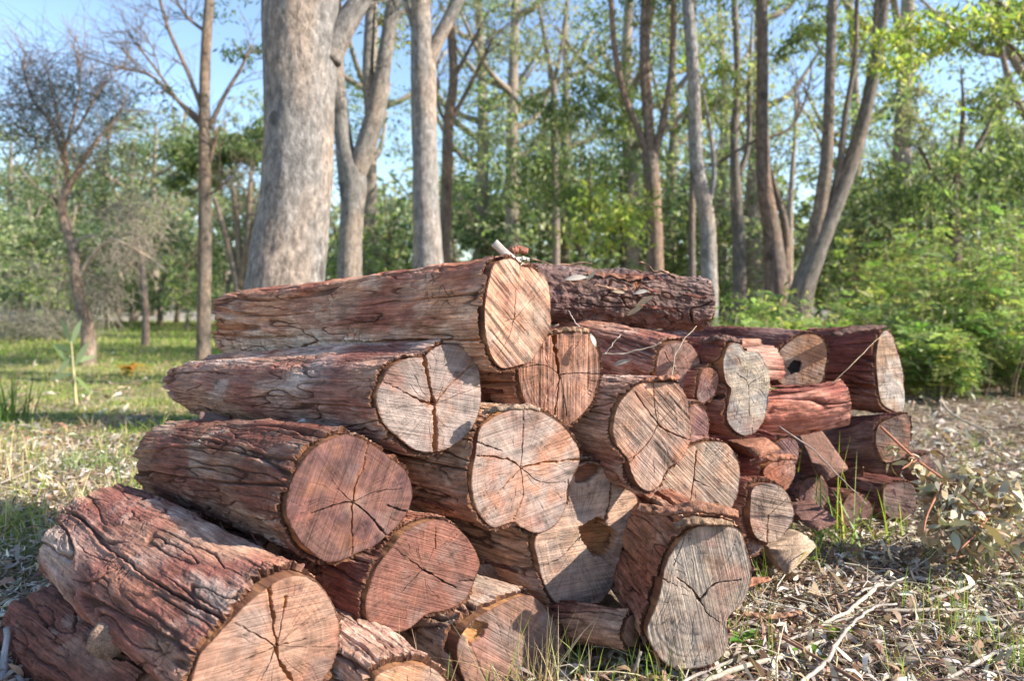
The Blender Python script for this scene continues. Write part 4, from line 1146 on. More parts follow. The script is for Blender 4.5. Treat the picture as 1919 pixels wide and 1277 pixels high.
tree('wattle_tree', 'bushy many stemmed tree with a dark flat crown left of the thickest trunk', 'tree', 14.5,
     [([(452, B(14.5)), (448, 560), (438, 500), (420, 430), (402, 370)], [20, 17, 15, 12, 8]), ([(450, 540), (446, 450), (440, 380), (432, 320)], [14, 12, 10, 7]),
      ([(452, 540), (462, 450), (468, 370), (470, 300)], [14, 12, 10, 7]), ([(455, 520), (474, 440), (488, 360)], [12, 10, 7])],
     crowns=[(400, 280, 80, 42, 0, 2200, .17, DARKG + GREEN, 16, .28), (465, 265, 60, 50, .5, 1900, .17, DARKG + GREEN + BRIGHT[:1], 14, .28), (360, 330, 50, 30, 0, 900, .16, GREEN, 10, .28)], seed=19, col=(.22, .17, .13))
# ------------------------------------------------------------------ the forest behind: one crown and trunk per kind, copied tree by tree
def forest_proto(kind, h, wdt, pal, nl, ll, seed, trunk_col):
    r = np.random.default_rng(seed)
    mt = MB()
    pts = smooth_line(np.array([[0, 0, 0], [.15 * r.normal(), .1, h * .3], [.3 * r.normal(), 0, h * .6], [.3 * r.normal(), 0, h * .92]]), 16)
    V, Fs, gc = tube(pts, np.linspace(.022 * h, .006 * h, 16), 8, True, .1, seed)
    mt.add(V, Fs, gc, trunk_col)
    for k in range(6):
        a = r.uniform(0, 6.28); z = h * r.uniform(.3, .75)
        b = np.array([0, 0, z]); e = b + np.array([math.cos(a), math.sin(a), .9]) * wdt * r.uniform(.5, .9)
        V, Fs, gc = tube(smooth_line(np.array([b, (b + e) / 2 + [0, 0, -.15 * wdt], e]), 8), np.linspace(.009 * h, .003 * h, 8), 5, True, .1, k)
        mt.add(V, Fs, gc, trunk_col)
    trunk = mt
    mc = MB()
    nb = 9 if kind != 'tall' else 15
    for k in range(nb):
        a = r.uniform(0, 6.28); rr = wdt * r.uniform(.1, .75)
        z = h * (r.uniform(.42, .98) if kind == 'gum' else r.uniform(.28, 1.0) if kind == 'tall' else r.uniform(.2, .9))
        c = np.array([math.cos(a) * rr, math.sin(a) * rr, z])
        pts = blob_points(nl // nb, c, np.array([.5, .5, .34]) * wdt * r.uniform(.7, 1.2) * (.8 if kind == 'tall' else 1), r, 16, .2)
        L = ll * r.uniform(.6, 1.3, len(pts))
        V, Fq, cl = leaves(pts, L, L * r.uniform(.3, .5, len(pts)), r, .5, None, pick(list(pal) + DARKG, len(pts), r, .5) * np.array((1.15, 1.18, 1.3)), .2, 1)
        mc.add(V, Fq, V, cl)
    return trunk, mc


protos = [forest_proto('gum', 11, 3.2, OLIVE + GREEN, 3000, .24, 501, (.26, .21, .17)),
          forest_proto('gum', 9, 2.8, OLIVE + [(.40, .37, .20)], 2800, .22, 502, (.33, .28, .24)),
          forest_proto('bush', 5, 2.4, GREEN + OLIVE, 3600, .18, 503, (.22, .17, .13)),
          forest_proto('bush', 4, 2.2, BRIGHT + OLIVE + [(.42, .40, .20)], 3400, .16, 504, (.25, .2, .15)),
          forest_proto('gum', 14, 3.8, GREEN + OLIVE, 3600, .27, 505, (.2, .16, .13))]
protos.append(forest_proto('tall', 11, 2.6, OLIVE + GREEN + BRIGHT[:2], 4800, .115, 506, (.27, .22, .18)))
names = [('gum_tree', 'olive leaved gum in the blurred forest far behind the pile', 'olive gums of the far forest'),
         ('gum_tree', 'pale leaved grey gum in the blurred forest far behind the pile', 'pale gums of the far forest'),
         ('forest_shrub', 'rounded green shrub of the blurred understorey behind the trunks', 'green shrubs of the understorey'),
         ('forest_shrub', 'yellow green shrub of the sunlit understorey behind the trunks', 'yellow green shrubs of the understorey'),
         ('gum_tree', 'tall dark gum in the far forest behind the pile', 'tall dark gums of the far forest'),
         ('gum_tree', 'tall airy gum whose thin leaves fill the sky between the trunks', 'tall airy gums between the trunks')]
meshes = []


def place_forest(k, px, d, sc, rz):
    nm, lab, grp = names[k]
    g = ground_at(px, d)
    root = empty(nm, g, lab, 'shrub' if 'shrub' in nm else 'tree', grp)
    root.scale = (sc, sc, sc)
    root.rotation_euler = (0, 0, rz)
    if k not in [m[0] for m in meshes]:
        t = protos[k][0].build('trunk', M_GUM, None, loc=(0, 0, 0)); c = protos[k][1].build('crown', M_LEAF, None, loc=(0, 0, 0))
        t.parent = root; c.parent = root
        meshes.append((k, t, c))
    else:
        _, t, c = [m for m in meshes if m[0] == k][0]
        for o in (t, c):
            q = o.copy(); C.objects.link(q); q.parent = root


r = np.random.default_rng(61)
# left: low far wall of trees with sky above
for px, d, k, sc in ((-60, 34, 0, .8), (30, 38, 1, .85), (110, 33, 0, .62), (190, 36, 4, .62), (255, 30, 1, .8), (320, 34, 0, .85), (90, 24, 2, .8), (200, 22, 3, .8), (330, 23, 2, .8), (10, 27, 2, .9), (150, 28, 2, .9), (270, 26, 3, .9),
                     (420, 32, 4, .75), (500, 30, 0, .85), (390, 22, 2, .7), (-120, 28, 4, .55)):
    place_forest(k, px, d, sc * r.uniform(.92, 1.08), r.uniform(0, 6.28))
# middle and right: taller, closer
for px, d, k, sc in ((600, 26, 1, .72), (690, 24, 3, 1.2), (740, 28, 1, .85), (640, 19, 3, .85), (730, 17, 3, .8), (830, 30, 0, .8), (900, 25, 1, .8), (960, 28, 0, .85), (880, 18, 2, .95), (950, 16, 2, .8), (1030, 24, 1, .9),
                     (1090, 28, 0, 1.0), (1010, 17, 3, .8), (1100, 16, 2, .85), (1160, 25, 1, 1.0), (1180, 17, 3, .8), (1250, 28, 0, 1.0), (1260, 17, 2, .8), (1340, 24, 1, .85), (1330, 16, 3, .8), (1400, 28, 0, .8), (1420, 16, 2, .75), (1500, 26, 1, .6),
                     (1530, 17, 3, .8), (1600, 24, 0, .62), (1610, 15, 2, .8), (1680, 22, 1, .85), (1700, 15, 3, .9), (1750, 24, 0, .9), (1800, 17, 2, 1.1), (1860, 22, 4, .75), (1920, 18, 0, .7), (1900, 14, 2, .9), (1990, 20, 4, .8), (2050, 16, 2, 1.1), (1960, 26, 1, 1.0),
                     (850, 36, 4, .8), (1060, 38, 4, .85), (1200, 36, 4, .9), (1330, 38, 4, .85), (780, 40, 4, .75)):
    if k in (0, 1, 4): sc *= .74
    place_forest(k, px, d, sc * r.uniform(.92, 1.08), r.uniform(0, 6.28))
for px, d in ((700, 19), (900, 17), (965, 15), (1060, 18), (1180, 16), (1260, 19), (1355, 20), (1420, 15.5), (1600, 19), (1700, 15), (1930, 15)):
    place_forest(5, px, d, r.uniform(.8, 1.1), r.uniform(0, 6.28))
for px, d, k, sc in ((20, 26, 0, .68), (75, 29, 4, .58), (140, 26, 4, .52), (205, 28, 4, .62), (290, 25, 0, .7), (345, 27, 4, .65), (250, 24, 4, .5), (110, 24, 4, .46), (-30, 19, 2, .8), (40, 21, 2, .85), (100, 18, 3, .55), (160, 21, 2, .8), (225, 19, 2, .7), (300, 20, 2, .8), (350, 18, 3, .6), (430, 20, 2, .8)):
    place_forest(k, px, d, sc, r.uniform(0, 6.28))
# the wood that closes the view, far off and one mass
mb = MB()
for k in range(46):
    d = r.uniform(48, 75); px = -500 + k * 64 + r.uniform(-30, 30)
    c = ground_at(px, d)
    h = r.uniform(9, 13) * (.85 if px < 560 else 1.0)
    pts = blob_points(620, c + np.array([0, 0, h * .5]), np.array([3.4, 3.4, h * .45]), r, 18, .33)
    pts[:, 2] = np.abs(pts[:, 2])
    L = .75 * r.uniform(.5, 1.3, len(pts))
    V, Fq, cl = leaves(pts, L, L * .5, r, .4, None, pick(OLIVE + GREEN + DARKG, len(pts), r, .3), .2, 1)
    mb.add(V, Fq, V, cl)
for k in range(60):
    d = r.uniform(38, 47); px = -600 + k * 52 + r.uniform(-30, 30)
    c = ground_at(px, d)
    pts = blob_points(420, c + np.array([0, 0, 1.5]), np.array([2.6, 2.2, 1.5 * r.uniform(.8, 1.4)]), r, 12, .36)
    pts[:, 2] = np.abs(pts[:, 2])
    L = .5 * r.uniform(.5, 1.3, len(pts))
    V, Fq, cl = leaves(pts, L, L * .5, r, .3, None, pick(OLIVE + DARKG, len(pts), r, .3), .2, 1)
    mb.add(V, Fq, V, cl)
tag(mb.build('far_forest', M_LEAF, None), kind='stuff')
# grey earth bank of a track along the far edge of the lawn
bx = np.linspace(-60, 12, 160)
rows = []
for yy, zz in ((24.0, 0.0), (25.5, .35), (27, .45), (30, .5), (33, 0.0)):
    rows.append(np.stack([bx, yy + .4 * fbm(np.stack([bx * .3, bx * 0 + yy, bx * 0], -1), 250, 2), zz * (1 + .5 * fbm(np.stack([bx * .5, bx * 0 + yy, bx * 0], -1), 251, 3)) - .03], -1))
bV = np.concatenate(rows)
bc = lerp(np.array((.20, .19, .18)), np.array((.30, .27, .24)), sstep(-.3, .3, fbm(bV * .8, 252, 3))[:, None])
tag(link_mesh('hill_bank', bV, grid_faces(160, 5, False), M_GROUND, None, bc, bV), kind='structure')

# ------------------------------------------------------------------ fern leaved wattle bushes on the right
def wattle(label, px, d, w_px, top_px, nst, seed, pal=None, dens=1.0):
    r = np.random.default_rng(seed)
    g = ground_at(px, d)
    root = empty('wattle_bush', g, label, 'bush', 'feathery wattle bushes right of the pile')
    H = CAM_H - (top_px - YH) / F * d
    wd = w_px / F * d / 2
    ms, ml = MB(), MB()
    for k in range(nst):
        a = r.uniform(0, 6.28); rr = wd * math.sqrt(r.uniform(0, 1))
        e = np.array([math.cos(a) * rr, math.sin(a) * rr * .8, H * r.uniform(.45, 1.05)])
        b = np.array([e[0] * .35, e[1] * .35, 0])
        pts = smooth_line(np.array([b, b * .4 + e * .6 + r.normal(size=3) * .04, e]), 9) + g
        V, Fs, gc = tube(pts, np.linspace(.007, .002, 9), 5, True)
        ms.add(V, Fs, gc, np.array((.20, .15, .09)))
        # fronds along the upper two thirds, each a spine with paired leaflets
        for t in r.uniform(.25, 1.0, int(12 * dens)):
            p0 = pts[0] + (pts[-1] - pts[0]) * t + r.normal(size=3) * .02
            fa = r.uniform(0, 6.28)
            fd = np.array([math.cos(fa), math.sin(fa), r.uniform(-.5, 1.1)]); fd /= np.linalg.norm(fd)
            fl = r.uniform(.11, .26)
            q = np.linspace(.1, 1, 13)
            sp = p0 + fd * (q * fl)[:, None] + (np.array([0, 0, -.45 * fl]) + rand_unit(1, r)[0] * .3 * fl) * (q * q)[:, None]
            sdv = np.cross(fd, [0, 0, 1.0]); sdv /= np.linalg.norm(sdv) + 1e-9
            c0 = pick(pal or [(.22, .31, .10), (.30, .38, .13), (.15, .22, .08), (.38, .42, .15), (.27, .34, .16), (.36, .33, .13), (.10, .155, .06)], 1, r)[0]
            for sgn in (-1, 1):
                ln = fl * .34 * np.sin(np.pi * np.clip(q, .12, .95)) ** .6
                tip = sp + sgn * sdv * ln[:, None] + fd * (ln * .5)[:, None] + r.normal(size=sp.shape) * .006
                wv = fd * .0075
                A = np.stack([sp - wv, (sp + tip) / 2 - wv * 1.3, tip, (sp + tip) / 2 + wv * 1.3], 1).reshape(-1, 3)
                i = np.arange(len(sp)) * 4
                ml.add(A, np.stack([i, i + 1, i + 2, i + 3], 1), A, c0 * r.uniform(.8, 1.2))
    nl = int(nst * 26)
    pc = g + np.array([0, 0, H * .55]) + rand_unit(nl, r) * (r.uniform(0, 1, (nl, 1)) ** .4) * np.array([wd, wd * .8, H * .5])
    Ll = r.uniform(.04, .09, nl)
    V, Fq, cl = leaves(pc, Ll, Ll * .3, r, .2, None, pick([(.22, .29, .10), (.30, .34, .13), (.14, .20, .08), (.38, .35, .16)], nl, r), .3, 1)
    ml.add(V, Fq, V, cl)
    for _ in range(max(3, nst // 5)):
        b = g + np.array([r.normal() * wd * .5, r.normal() * wd * .4, 0]); e = b + np.array([r.normal() * .25, r.normal() * .2, H * r.uniform(.5, 1.1)])
        V, Fs, gc = tube(smooth_line(np.array([b, (b + e) / 2 + r.normal(size=3) * .06, e]), 8), np.linspace(.006, .002, 8), 5, True)
        ms.add(V, Fs, gc, np.array((.38, .28, .2)))
    ms.build('stems', M_TWIG, root)
    ml.build('foliage', M_LEAF, root)


wb = [('feathery bush low behind the pale log end, left of the V shaped gum', 1400, 6.0, 170, 548, 22),
      ('low bright bush behind the orange brown faced log', 1550, 6.2, 150, 585, 16),
      ('feathery bush at the foot of the V shaped gum', 1480, 6.4, 170, 540, 20),
      ('wide feathery bush behind the big end log, right of the V shaped gum', 1640, 7.4, 190, 545, 26),
      ('light green feathery bush standing right of the big end log', 1745, 6.6, 190, 560, 26),
      ('tall feathery bush in the middle of the right thicket', 1760, 8.2, 250, 400, 44),
      ('feathery bush with yellow tips near the right edge', 1850, 6.8, 210, 470, 38),
      ('tallest feathery bush cut by the right edge of the photo', 1930, 7.6, 240, 390, 44),
      ('nearest low feathery bush at the right edge', 1910, 6.2, 160, 580, 20),
      ('soft green bush in the shade behind the wide feathery bush', 1640, 9.4, 210, 430, 34),
      ('low light bush just beyond the dark crosswise log', 1400, 5.4, 120, 600, 14),
      ('low light bush beyond the split red log', 1500, 5.6, 130, 598, 14),
      ('low light bush at the bare ground edge right of the pile', 1760, 5.9, 150, 610, 18),
      ('far feathery bush behind the tall bush of the right thicket', 1830, 10.4, 300, 350, 40)]
for k, (lab, px, d, wp, tp, ns) in enumerate(wb):
    wattle(lab, px, d, wp, tp, ns, 700 + k)

# ------------------------------------------------------------------ leaf litter, twigs and grass (uncountable)
pile_poly = np.array([(-.95, 2.4), (-.55, 1.45), (-.1, 1.62), (.35, 1.75), (.75, 2.2), (1.4, 2.9), (1.4, 3.4), (-.8, 3.2)])


def in_pile(x, y):
    return pip(x, y, pile_poly)


def scatter(n, r, x0, x1, y0, y1, dens, pw=1.0):
    """random ground points inside the view wedge"""
    y = y0 + (y1 - y0) * r.uniform(0, 1, n) ** pw
    x = r.uniform(-1, 1, n) * .82 * (y + .25)
    k = (x > x0) & (x < x1) & (r.uniform(0, 1, n) < dens(x, y)) & ~in_pile(x, y)
    return x[k], y[k]


r = np.random.default_rng(81)
mb = MB()
for n, y0, y1, pw, l0, l1, segs in ((90000, 1.15, 4.5, 1.3, .025, .075, 3), (26000, 4.0, 12, 1.2, .05, .13, 2)):
    x, y = scatter(n, r, -9, 9, y0, y1, lambda x, y: np.clip(.12 + .9 * litter_mask(x, y) * np.where(x > .3, 1, .75), 0, 1), pw)
    z = ground_z(x, y) + r.uniform(.002, .03, len(x)) * np.where(y > 4, .6, 1)
    L = r.uniform(l0, l1, len(x)) * np.where(r.uniform(0, 1, len(x)) < .4, .55, 1)
    V, Fq, cl = leaves(np.stack([x, y, z], 1), L, L * r.uniform(.10, .30, len(x)), r, 0, None, pick(DRYL + [(.13, .085, .06), (.20, .13, .09)], len(x), r, .35) * 1.2, .45, segs, True)
    mb.add(V, Fq, V, cl)
tag(mb.build('leaf_litter', M_DRY, None), kind='stuff')

mb = MB()
x, y = scatter(26000, r, -8, 8, 1.15, 9, lambda x, y: np.where(x > .2, .9, .4), 1.6)
z = ground_z(x, y)
n = len(x)
a = r.uniform(0, 6.28, n); L = r.uniform(.05, .30, n) * r.uniform(.5, 1, n)
k = 5
d = np.stack([np.cos(a), np.sin(a), r.uniform(-.05, .28, n)], 1)
bnd = np.stack([-np.sin(a), np.cos(a), 0 * a], 1) * r.normal(size=(n, 1)) * .16
ctr = np.stack([np.stack([x, y, z + r.uniform(.004, .03, n)], 1) + d * (L * t)[:, None] + bnd * (L * t * t)[:, None] for t in np.linspace(0, 1, k)], 1)
aa = np.stack([-np.sin(a), np.cos(a), 0 * a], 1); bb = np.cross(d, aa)
ww = r.uniform(.0006, .0032, n)[:, None] * np.linspace(1, .6, k)[None]
V = np.stack([ctr + (aa * math.cos(q) + bb * math.sin(q))[:, None, :] * ww[..., None] for q in (0, 1.57, 3.14, 4.71)], 2)
base = np.arange(n) * k * 4
Fq = [np.stack([base + j * 4 + i, base + j * 4 + (i + 1) % 4, base + (j + 1) * 4 + (i + 1) % 4, base + (j + 1) * 4 + i], 1) for j in range(k - 1) for i in range(4)]
tc = pick([(.29, .245, .21), (.20, .135, .10), (.40, .35, .30), (.15, .09, .065), (.40, .32, .21), (.34, .27, .18)], n, r, .25)
mb.add(V.reshape(-1, 3), np.concatenate(Fq), V.reshape(-1, 3), np.repeat(tc, k * 4, 0))
tag(mb.build('twig_litter', M_TWIG, None), kind='stuff')


def blades(x, y, h, w, r, cols, lean=.35, z=None):
    n = len(x)
    z = ground_z(x, y) if z is None else z
    a = r.uniform(0, 6.28, n)
    ln = np.abs(r.normal(size=n)) * lean
    d = np.stack([np.cos(a) * ln, np.sin(a) * ln, np.ones(n)], 1); d /= np.linalg.norm(d, axis=1, keepdims=True)
    f = r.uniform(0, 6.28, n)
    s = np.stack([np.cos(f), np.sin(f), 0 * f], 1)
    out = np.stack([np.cos(a), np.sin(a), -.35 + 0 * a], 1)
    rows = []
    for t, wv in ((0, 1), (.4, .9), (.75, .6), (1, .05)):
        b = np.stack([x, y, z], 1) + d * (h * t)[:, None] + out * (h * ln * .8 * t * t)[:, None]
        rows.append(np.stack([b - s * (w * wv / 2)[:, None], b + s * (w * wv / 2)[:, None]], 1))
    V = np.stack(rows, 1).reshape(n, 8, 3)
    base = np.arange(n) * 8
    Fq = np.concatenate([np.stack([base + 2 * j, base + 2 * j + 1, base + 2 * j + 3, base + 2 * j + 2], 1) for j in range(3)])
    return V.reshape(-1, 3), Fq, np.repeat(cols, 8, 0)


STRAW = [(.45, .34, .19), (.52, .42, .27), (.36, .26, .15)]
GR = [(.17, .26, .045), (.23, .32, .06), (.13, .21, .05), (.30, .34, .08), (.40, .35, .16), (.46, .38, .20)]
mb = MB()
for n, y0, y1, h0, h1, wv, pw in ((30000, 1.15, 4.5, .02, .07, .0022, 1.2), (90000, 3.5, 13, .025, .07, .005, 1.1), (70000, 10, 26, .05, .10, .014, 1.0)):
    x, y = scatter(n, r, -16, 9, y0, y1, lambda x, y: np.clip(1.0 - .9 * litter_mask(x, y), .08, 1) * np.where(x > .25 + .1 * y, .15, 1), pw)
    h = r.uniform(h0, h1, len(x))
    V, Fq, cl = blades(x, y, h, np.full(len(x), wv) * r.uniform(.7, 1.4, len(x)), r, pick(GR, len(x), r, .25), .5)
    mb.add(V, Fq, V, cl)
# clumps of taller grass in the litter on the right
for _ in range(120):
    yy = 1.2 + 3.2 * r.uniform() ** 1.4; xx = r.uniform(.1, .8) * (yy + .3)
    if in_pile(np.array([xx]), np.array([yy]))[0]: continue
    n = r.integers(4, 16)
    x = xx + r.normal(size=n) * .02; y = yy + r.normal(size=n) * .02
    V, Fq, cl = blades(x, y, r.uniform(.05, .17, n), np.full(n, .0026), r, pick([(.16, .25, .04), (.24, .31, .06), (.30, .33, .08)], n, r), .3)
    mb.add(V, Fq, V, cl)
for _ in range(420):
    yy = 2.5 + 9 * r.uniform() ** 1.2; xx = -r.uniform(.1, .8) * (yy + .3)
    if in_pile(np.array([xx]), np.array([yy]))[0]: continue
    n = r.integers(10, 34); hh = r.uniform(.06, .16)
    x = xx + r.normal(size=n) * .05; y = yy + r.normal(size=n) * .05
    V, Fq, cl = blades(x, y, hh * r.uniform(.5, 1.2, n), np.full(n, .005), r, pick(GR if r.uniform() < .6 else STRAW, n, r), .5)
    mb.add(V, Fq, V, cl)
tag(mb.build('grass', M_GRASS, None), kind='stuff')

# ------------------------------------------------------------------ tufts, weeds, sticks one by one
def tuft(label, px, py, n, h, w, pal, seed, lean=.4, name='grass_tuft', sp=.03, d=None):
    r = np.random.default_rng(seed)
    g = G(px, py) if d is None else ground_at(px, d)
    g[2] = float(ground_z(np.array([g[0]]), np.array([g[1]]))[0])
    x = g[0] + r.normal(size=n) * sp; y = g[1] + r.normal(size=n) * sp
    mb = MB()
    V, Fq, cl = blades(x, y, h * r.uniform(.4, 1.1, n), np.full(n, w) * r.uniform(.6, 1.3, n), r, pick(pal, n, r), lean, np.full(n, g[2]))
    mb.add(V, Fq, V, cl)
    o = mb.build(name, M_GRASS, None, loc=g)
    return tag(o, label, 'grass tuft')


LIME = [(.20, .30, .05), (.28, .36, .06), (.34, .36, .07)]
tuft('tall dry straw coloured grass in front of the shaded log at the bottom', 1010, 1285, 70, .24, .0022, STRAW, 1, .3, sp=.05)
tuft('dry straw stalks standing before the reddish brown faced log', 770, 1300, 10, .27, .003, STRAW, 2, .25, sp=.06)
tuft('few green blades before the torn shaded log', 960, 1290, 9, .22, .0035, LIME, 3, .35, sp=.06)
tuft('green grass at the dark gap left of the big upright oval log end', 1120, 1268, 60, .12, .003, LIME + GR, 4, .5, sp=.06)
tuft('bright green grass at the foot of the big upright oval log end', 1260, 1272, 50, .11, .0035, LIME, 5, .5, sp=.05)
tuft('long arching green grass blades growing at the right foot of the pile', 1560, 1030, 26, .40, .007, [(.16, .24, .07), (.22, .30, .07), (.38, .42, .06)], 6, .55, sp=.05)
tuft('second clump of long blades beside the dark split log', 1640, 1010, 12, .30, .006, [(.16, .24, .07), (.30, .36, .06)], 7, .6, sp=.05)
tuft('thin upright bright grass at the lower right', 1800, 1190, 40, .16, .0025, LIME, 8, .2, sp=.045)
tuft('thin bright grass in the bottom right corner', 1880, 1250, 36, .14, .0025, LIME, 9, .25, sp=.05)
tuft('soft pale green grass tuft on the left lawn edge near the lower left log', 165, 880, 260, .13, .004, [(.19, .27, .09), (.25, .32, .12), (.15, .22, .07)], 10, .6, sp=.14)
tuft('dark reedy green clump at the left edge of the photo', 10, 790, 60, .42, .012, [(.10, .16, .04), (.14, .20, .05)], 11, .3, sp=.10)
tuft('dry stalk clump on the lawn left of the grey faced log', 330, 770, 14, .26, .006, STRAW, 12, .25, sp=.05)


def weed(label, px, py, n, ln, seed, pal, cat='weed', h=.03):
    r = np.random.default_rng(seed)
    g = G(px, py)
    g[2] = float(ground_z(np.array([g[0]]), np.array([g[1]]))[0])
    a = np.linspace(0, 6.28, n, endpoint=False) + r.normal(size=n) * .3
    mb = MB()
    for k in range(n):
        L = ln * r.uniform(.6, 1.2); el = r.uniform(.25, 1.0)
        d = np.array([math.cos(a[k]) * math.cos(el), math.sin(a[k]) * math.cos(el), math.sin(el)])
        s = np.cross(d, [0, 0, 1.0]); s /= np.linalg.norm(s)
        t = np.linspace(0, 1, 7)
        c = g + np.array([0, 0, h * r.uniform(0, 1)]) + d * (t * L)[:, None] - np.array([0, 0, .45 * L]) * (t * t)[:, None]
        wv = L * .20 * np.sin(np.pi * np.clip(t * .92 + .06, 0, 1)) ** .8
        V = np.stack([c - s * wv[:, None], c + np.array([0, 0, -.004]), c + s * wv[:, None]], 1).reshape(-1, 3)
        i = np.arange(6) * 3
        Fq = np.concatenate([np.stack([i, i + 1, i + 4, i + 3], 1), np.stack([i + 1, i + 2, i + 5, i + 4], 1)])
        mb.add(V, Fq, V, pick(pal, 1, r)[0])
    return tag(mb.build('broadleaf_weed', M_LEAF, None, loc=g), label, cat)


WD = [(.10, .22, .035), (.14, .27, .045), (.20, .30, .05)]
weed('green broadleaf weed right of the big upright oval log end', 1395, 1212, 13, .085, 1, WD)
weed('bright green weed between the grey sticks on the right', 1575, 1195, 10, .07, 2, LIME)
weed('small dark green weed beside the split wood wedge', 1522, 1060, 10, .06, 3, WD)
weed('flat green leaf rosette under the brown stick at the bottom right', 1520, 1240, 7, .06, 4, WD)
weed('orange and yellow plant on the sunny left lawn', 245, 700, 26, .22, 5, [(.45, .30, .05), (.36, .36, .05), (.5, .22, .05)], 'plant', .12)

# thin sapling on the left
g = ground_at(142, 5.6)
root = empty('sapling', g, 'thin sapling with a few long pale leaves on the left lawn', 'sapling')
mb = MB()
limb(mb, [(143, gy_of(5.6)), (141, 740), (137, 690), (133, 640)], 5.6, [6, 6, 5, 3], 7, 2, (.38, .33, .17))
mb.build('stem', M_TWIG, root)
mb = MB()
rs = np.random.default_rng(5)
for (bx_, by_, dx_, dy_) in ((137, 690, -26, -30), (138, 690, 20, -35), (136, 660, -25, -10), (136, 670, -20, 22), (139, 705, 22, 22), (134, 645, -14, -32), (134, 645, 12, -30), (137, 680, 28, -8), (138, 700, -30, 8)):
    a0, a1 = P(bx_, by_, 5.6), P(bx_ + dx_ * 1.5, by_ + dy_ * 1.5, 5.6 + rs.uniform(-.1, .1))
    t = np.linspace(0, 1, 6)[:, None]
    c = a0 + (a1 - a0) * t + np.array([0, 0, .02]) * (t * (1 - t))
    s = np.cross(a1 - a0, [0, 1, .4]); s /= np.linalg.norm(s)
    wv = .024 * np.sin(np.pi * np.clip(t, .08, .97))
    V = np.stack([c - s * wv, c + s * wv], 1).reshape(-1, 3)
    i = np.arange(5) * 2
    mb.add(V, np.stack([i, i + 1, i + 3, i + 2], 1), V, np.array((.36, .41, .25)) * rs.uniform(.8, 1.2))
mb.build('leaves', M_LEAF, root)


def stick(label, px, w, seed, col, lift=.012, name='stick', cat='stick', free=None, knob=0):
    """a stick on the ground from picture points; free: lifts along it"""
    n = len(px)
    lf = free if free is not None else [lift + .028] * n
    w = [q * (.62 if max(w) > 11 and col == PS else .8) for q in w]
    pts = np.array([G(a, b, l) for (a, b), l in zip(px, lf)])
    pts[:, 2] += np.array([float(ground_z(np.array([q[0]]), np.array([q[1]]))[0]) for q in pts])
    pts = smooth_line(pts, n * 9)
    r = np.random.default_rng(seed)
    pts = pts + fbm(pts * 14 + seed, 260, 3)[:, None] * .006 * r.normal(size=3)
    rad = np.interp(np.linspace(0, 1, len(pts)), np.linspace(0, 1, len(w)), w) / 2000
    V, Fs, gc = tube(pts, rad, 10, True, .3, seed)
    cl = np.array(col) * np.clip(1 + .8 * fbm(gc * np.array([60, 60, 14]) + seed, 263, 3), .5, 1.5)[:, None]
    mb = MB(); mb.add(V, Fs, gc, cl)
    return tag(mb.build(name, M_TWIG, None, loc=pts[len(pts) // 2]), label, cat)


GS, PS, BS = (.29, .25, .22), (.37, .31, .25), (.22, .125, .085)
stick('long thin grey stick running from the bottom edge past the green weed', [(1275, 1268), (1364, 1231), (1447, 1201), (1545, 1165), (1600, 1150)], [9, 10, 9, 8, 6], 1, GS)
stick('thick pale peeling stick lying below the long thin grey stick', [(1310, 1270), (1400, 1236), (1480, 1216), (1545, 1192)], [17, 20, 19, 13], 2, PS)
stick('curved grey branch sweeping up from the bottom edge', [(1495, 1279), (1548, 1225), (1581, 1178), (1628, 1136), (1680, 1126)], [12, 13, 12, 10, 7], 3, GS, .03)
stick('pale broken stick leaning over the litter below the leaf heap', [(1530, 1165), (1585, 1140), (1625, 1110), (1652, 1085)], [14, 17, 20, 22], 4, PS, .02)
stick('thick pale level stick on the right', [(1652, 1138), (1710, 1138), (1780, 1138), (1848, 1137)], [15, 18, 19, 17], 5, PS, .012)
stick('grey stick behind the thick pale level stick', [(1708, 1132), (1765, 1112), (1830, 1092)], [15, 15, 12], 6, GS, .014)
stick('reddish brown stick crossing toward the bottom edge', [(1465, 1185), (1534, 1224), (1590, 1254), (1630, 1277)], [9, 10, 10, 9], 7, BS, .03)
stick('thin grey branch in the lower right corner', [(1770, 1262), (1822, 1240), (1875, 1212), (1918, 1204)], [8, 10, 10, 9], 8, GS, .015)
stick('short pale splintered stick standing near the bottom right of the weed', [(1450, 1277), (1455, 1230), (1462, 1178)], [14, 12, 10], 9, PS, free=[.0, .03, .06])
stick('pair stick of pale wood slanting at the right edge', [(1862, 1130), (1890, 1165), (1916, 1200)], [8, 9, 8], 10, PS, .02)
stick('thin stick upright in the grass left of the big upright oval log end', [(1181, 1279), (1190, 1245), (1201, 1210)], [13, 12, 9], 11, GS, free=[0, .04, .08])
stick('white curved fallen branch on the far litter at right', [(1760, 732), (1772, 762), (1800, 782), (1845, 800), (1862, 812)], [30, 32, 30, 24, 18], 12, PS, .03)
stick('thin red brown stick at the right edge above the thin bright grass', [(1760, 1050), (1830, 1030), (1915, 1012)], [7, 7, 5], 13, BS, .02)
stick('grey stick on the litter right of the leafy fallen branch', [(1700, 1075), (1640, 1096), (1600, 1108)], [7, 9, 8], 14, GS, .02)
stick('long pale twig on the left lawn below the sapling', [(0, 790), (60, 800), (130, 812)], [14, 13, 8], 15, PS, .02)
stick('grey bent twig on the lawn at the left edge', [(0, 905), (50, 885), (90, 862), (125, 838)], [10, 11, 9, 5], 16, GS, .02)
stick('thin grey twig lying left of the second log from the bottom', [(215, 830), (250, 842), (285, 856)], [6, 6, 4], 17, GS, .02)
stick('thick grey stick propped in the bottom left corner', [(2, 1279), (8, 1210), (14, 1150)], [20, 19, 17], 18, (.36, .34, .34), free=[0, .04, .09])
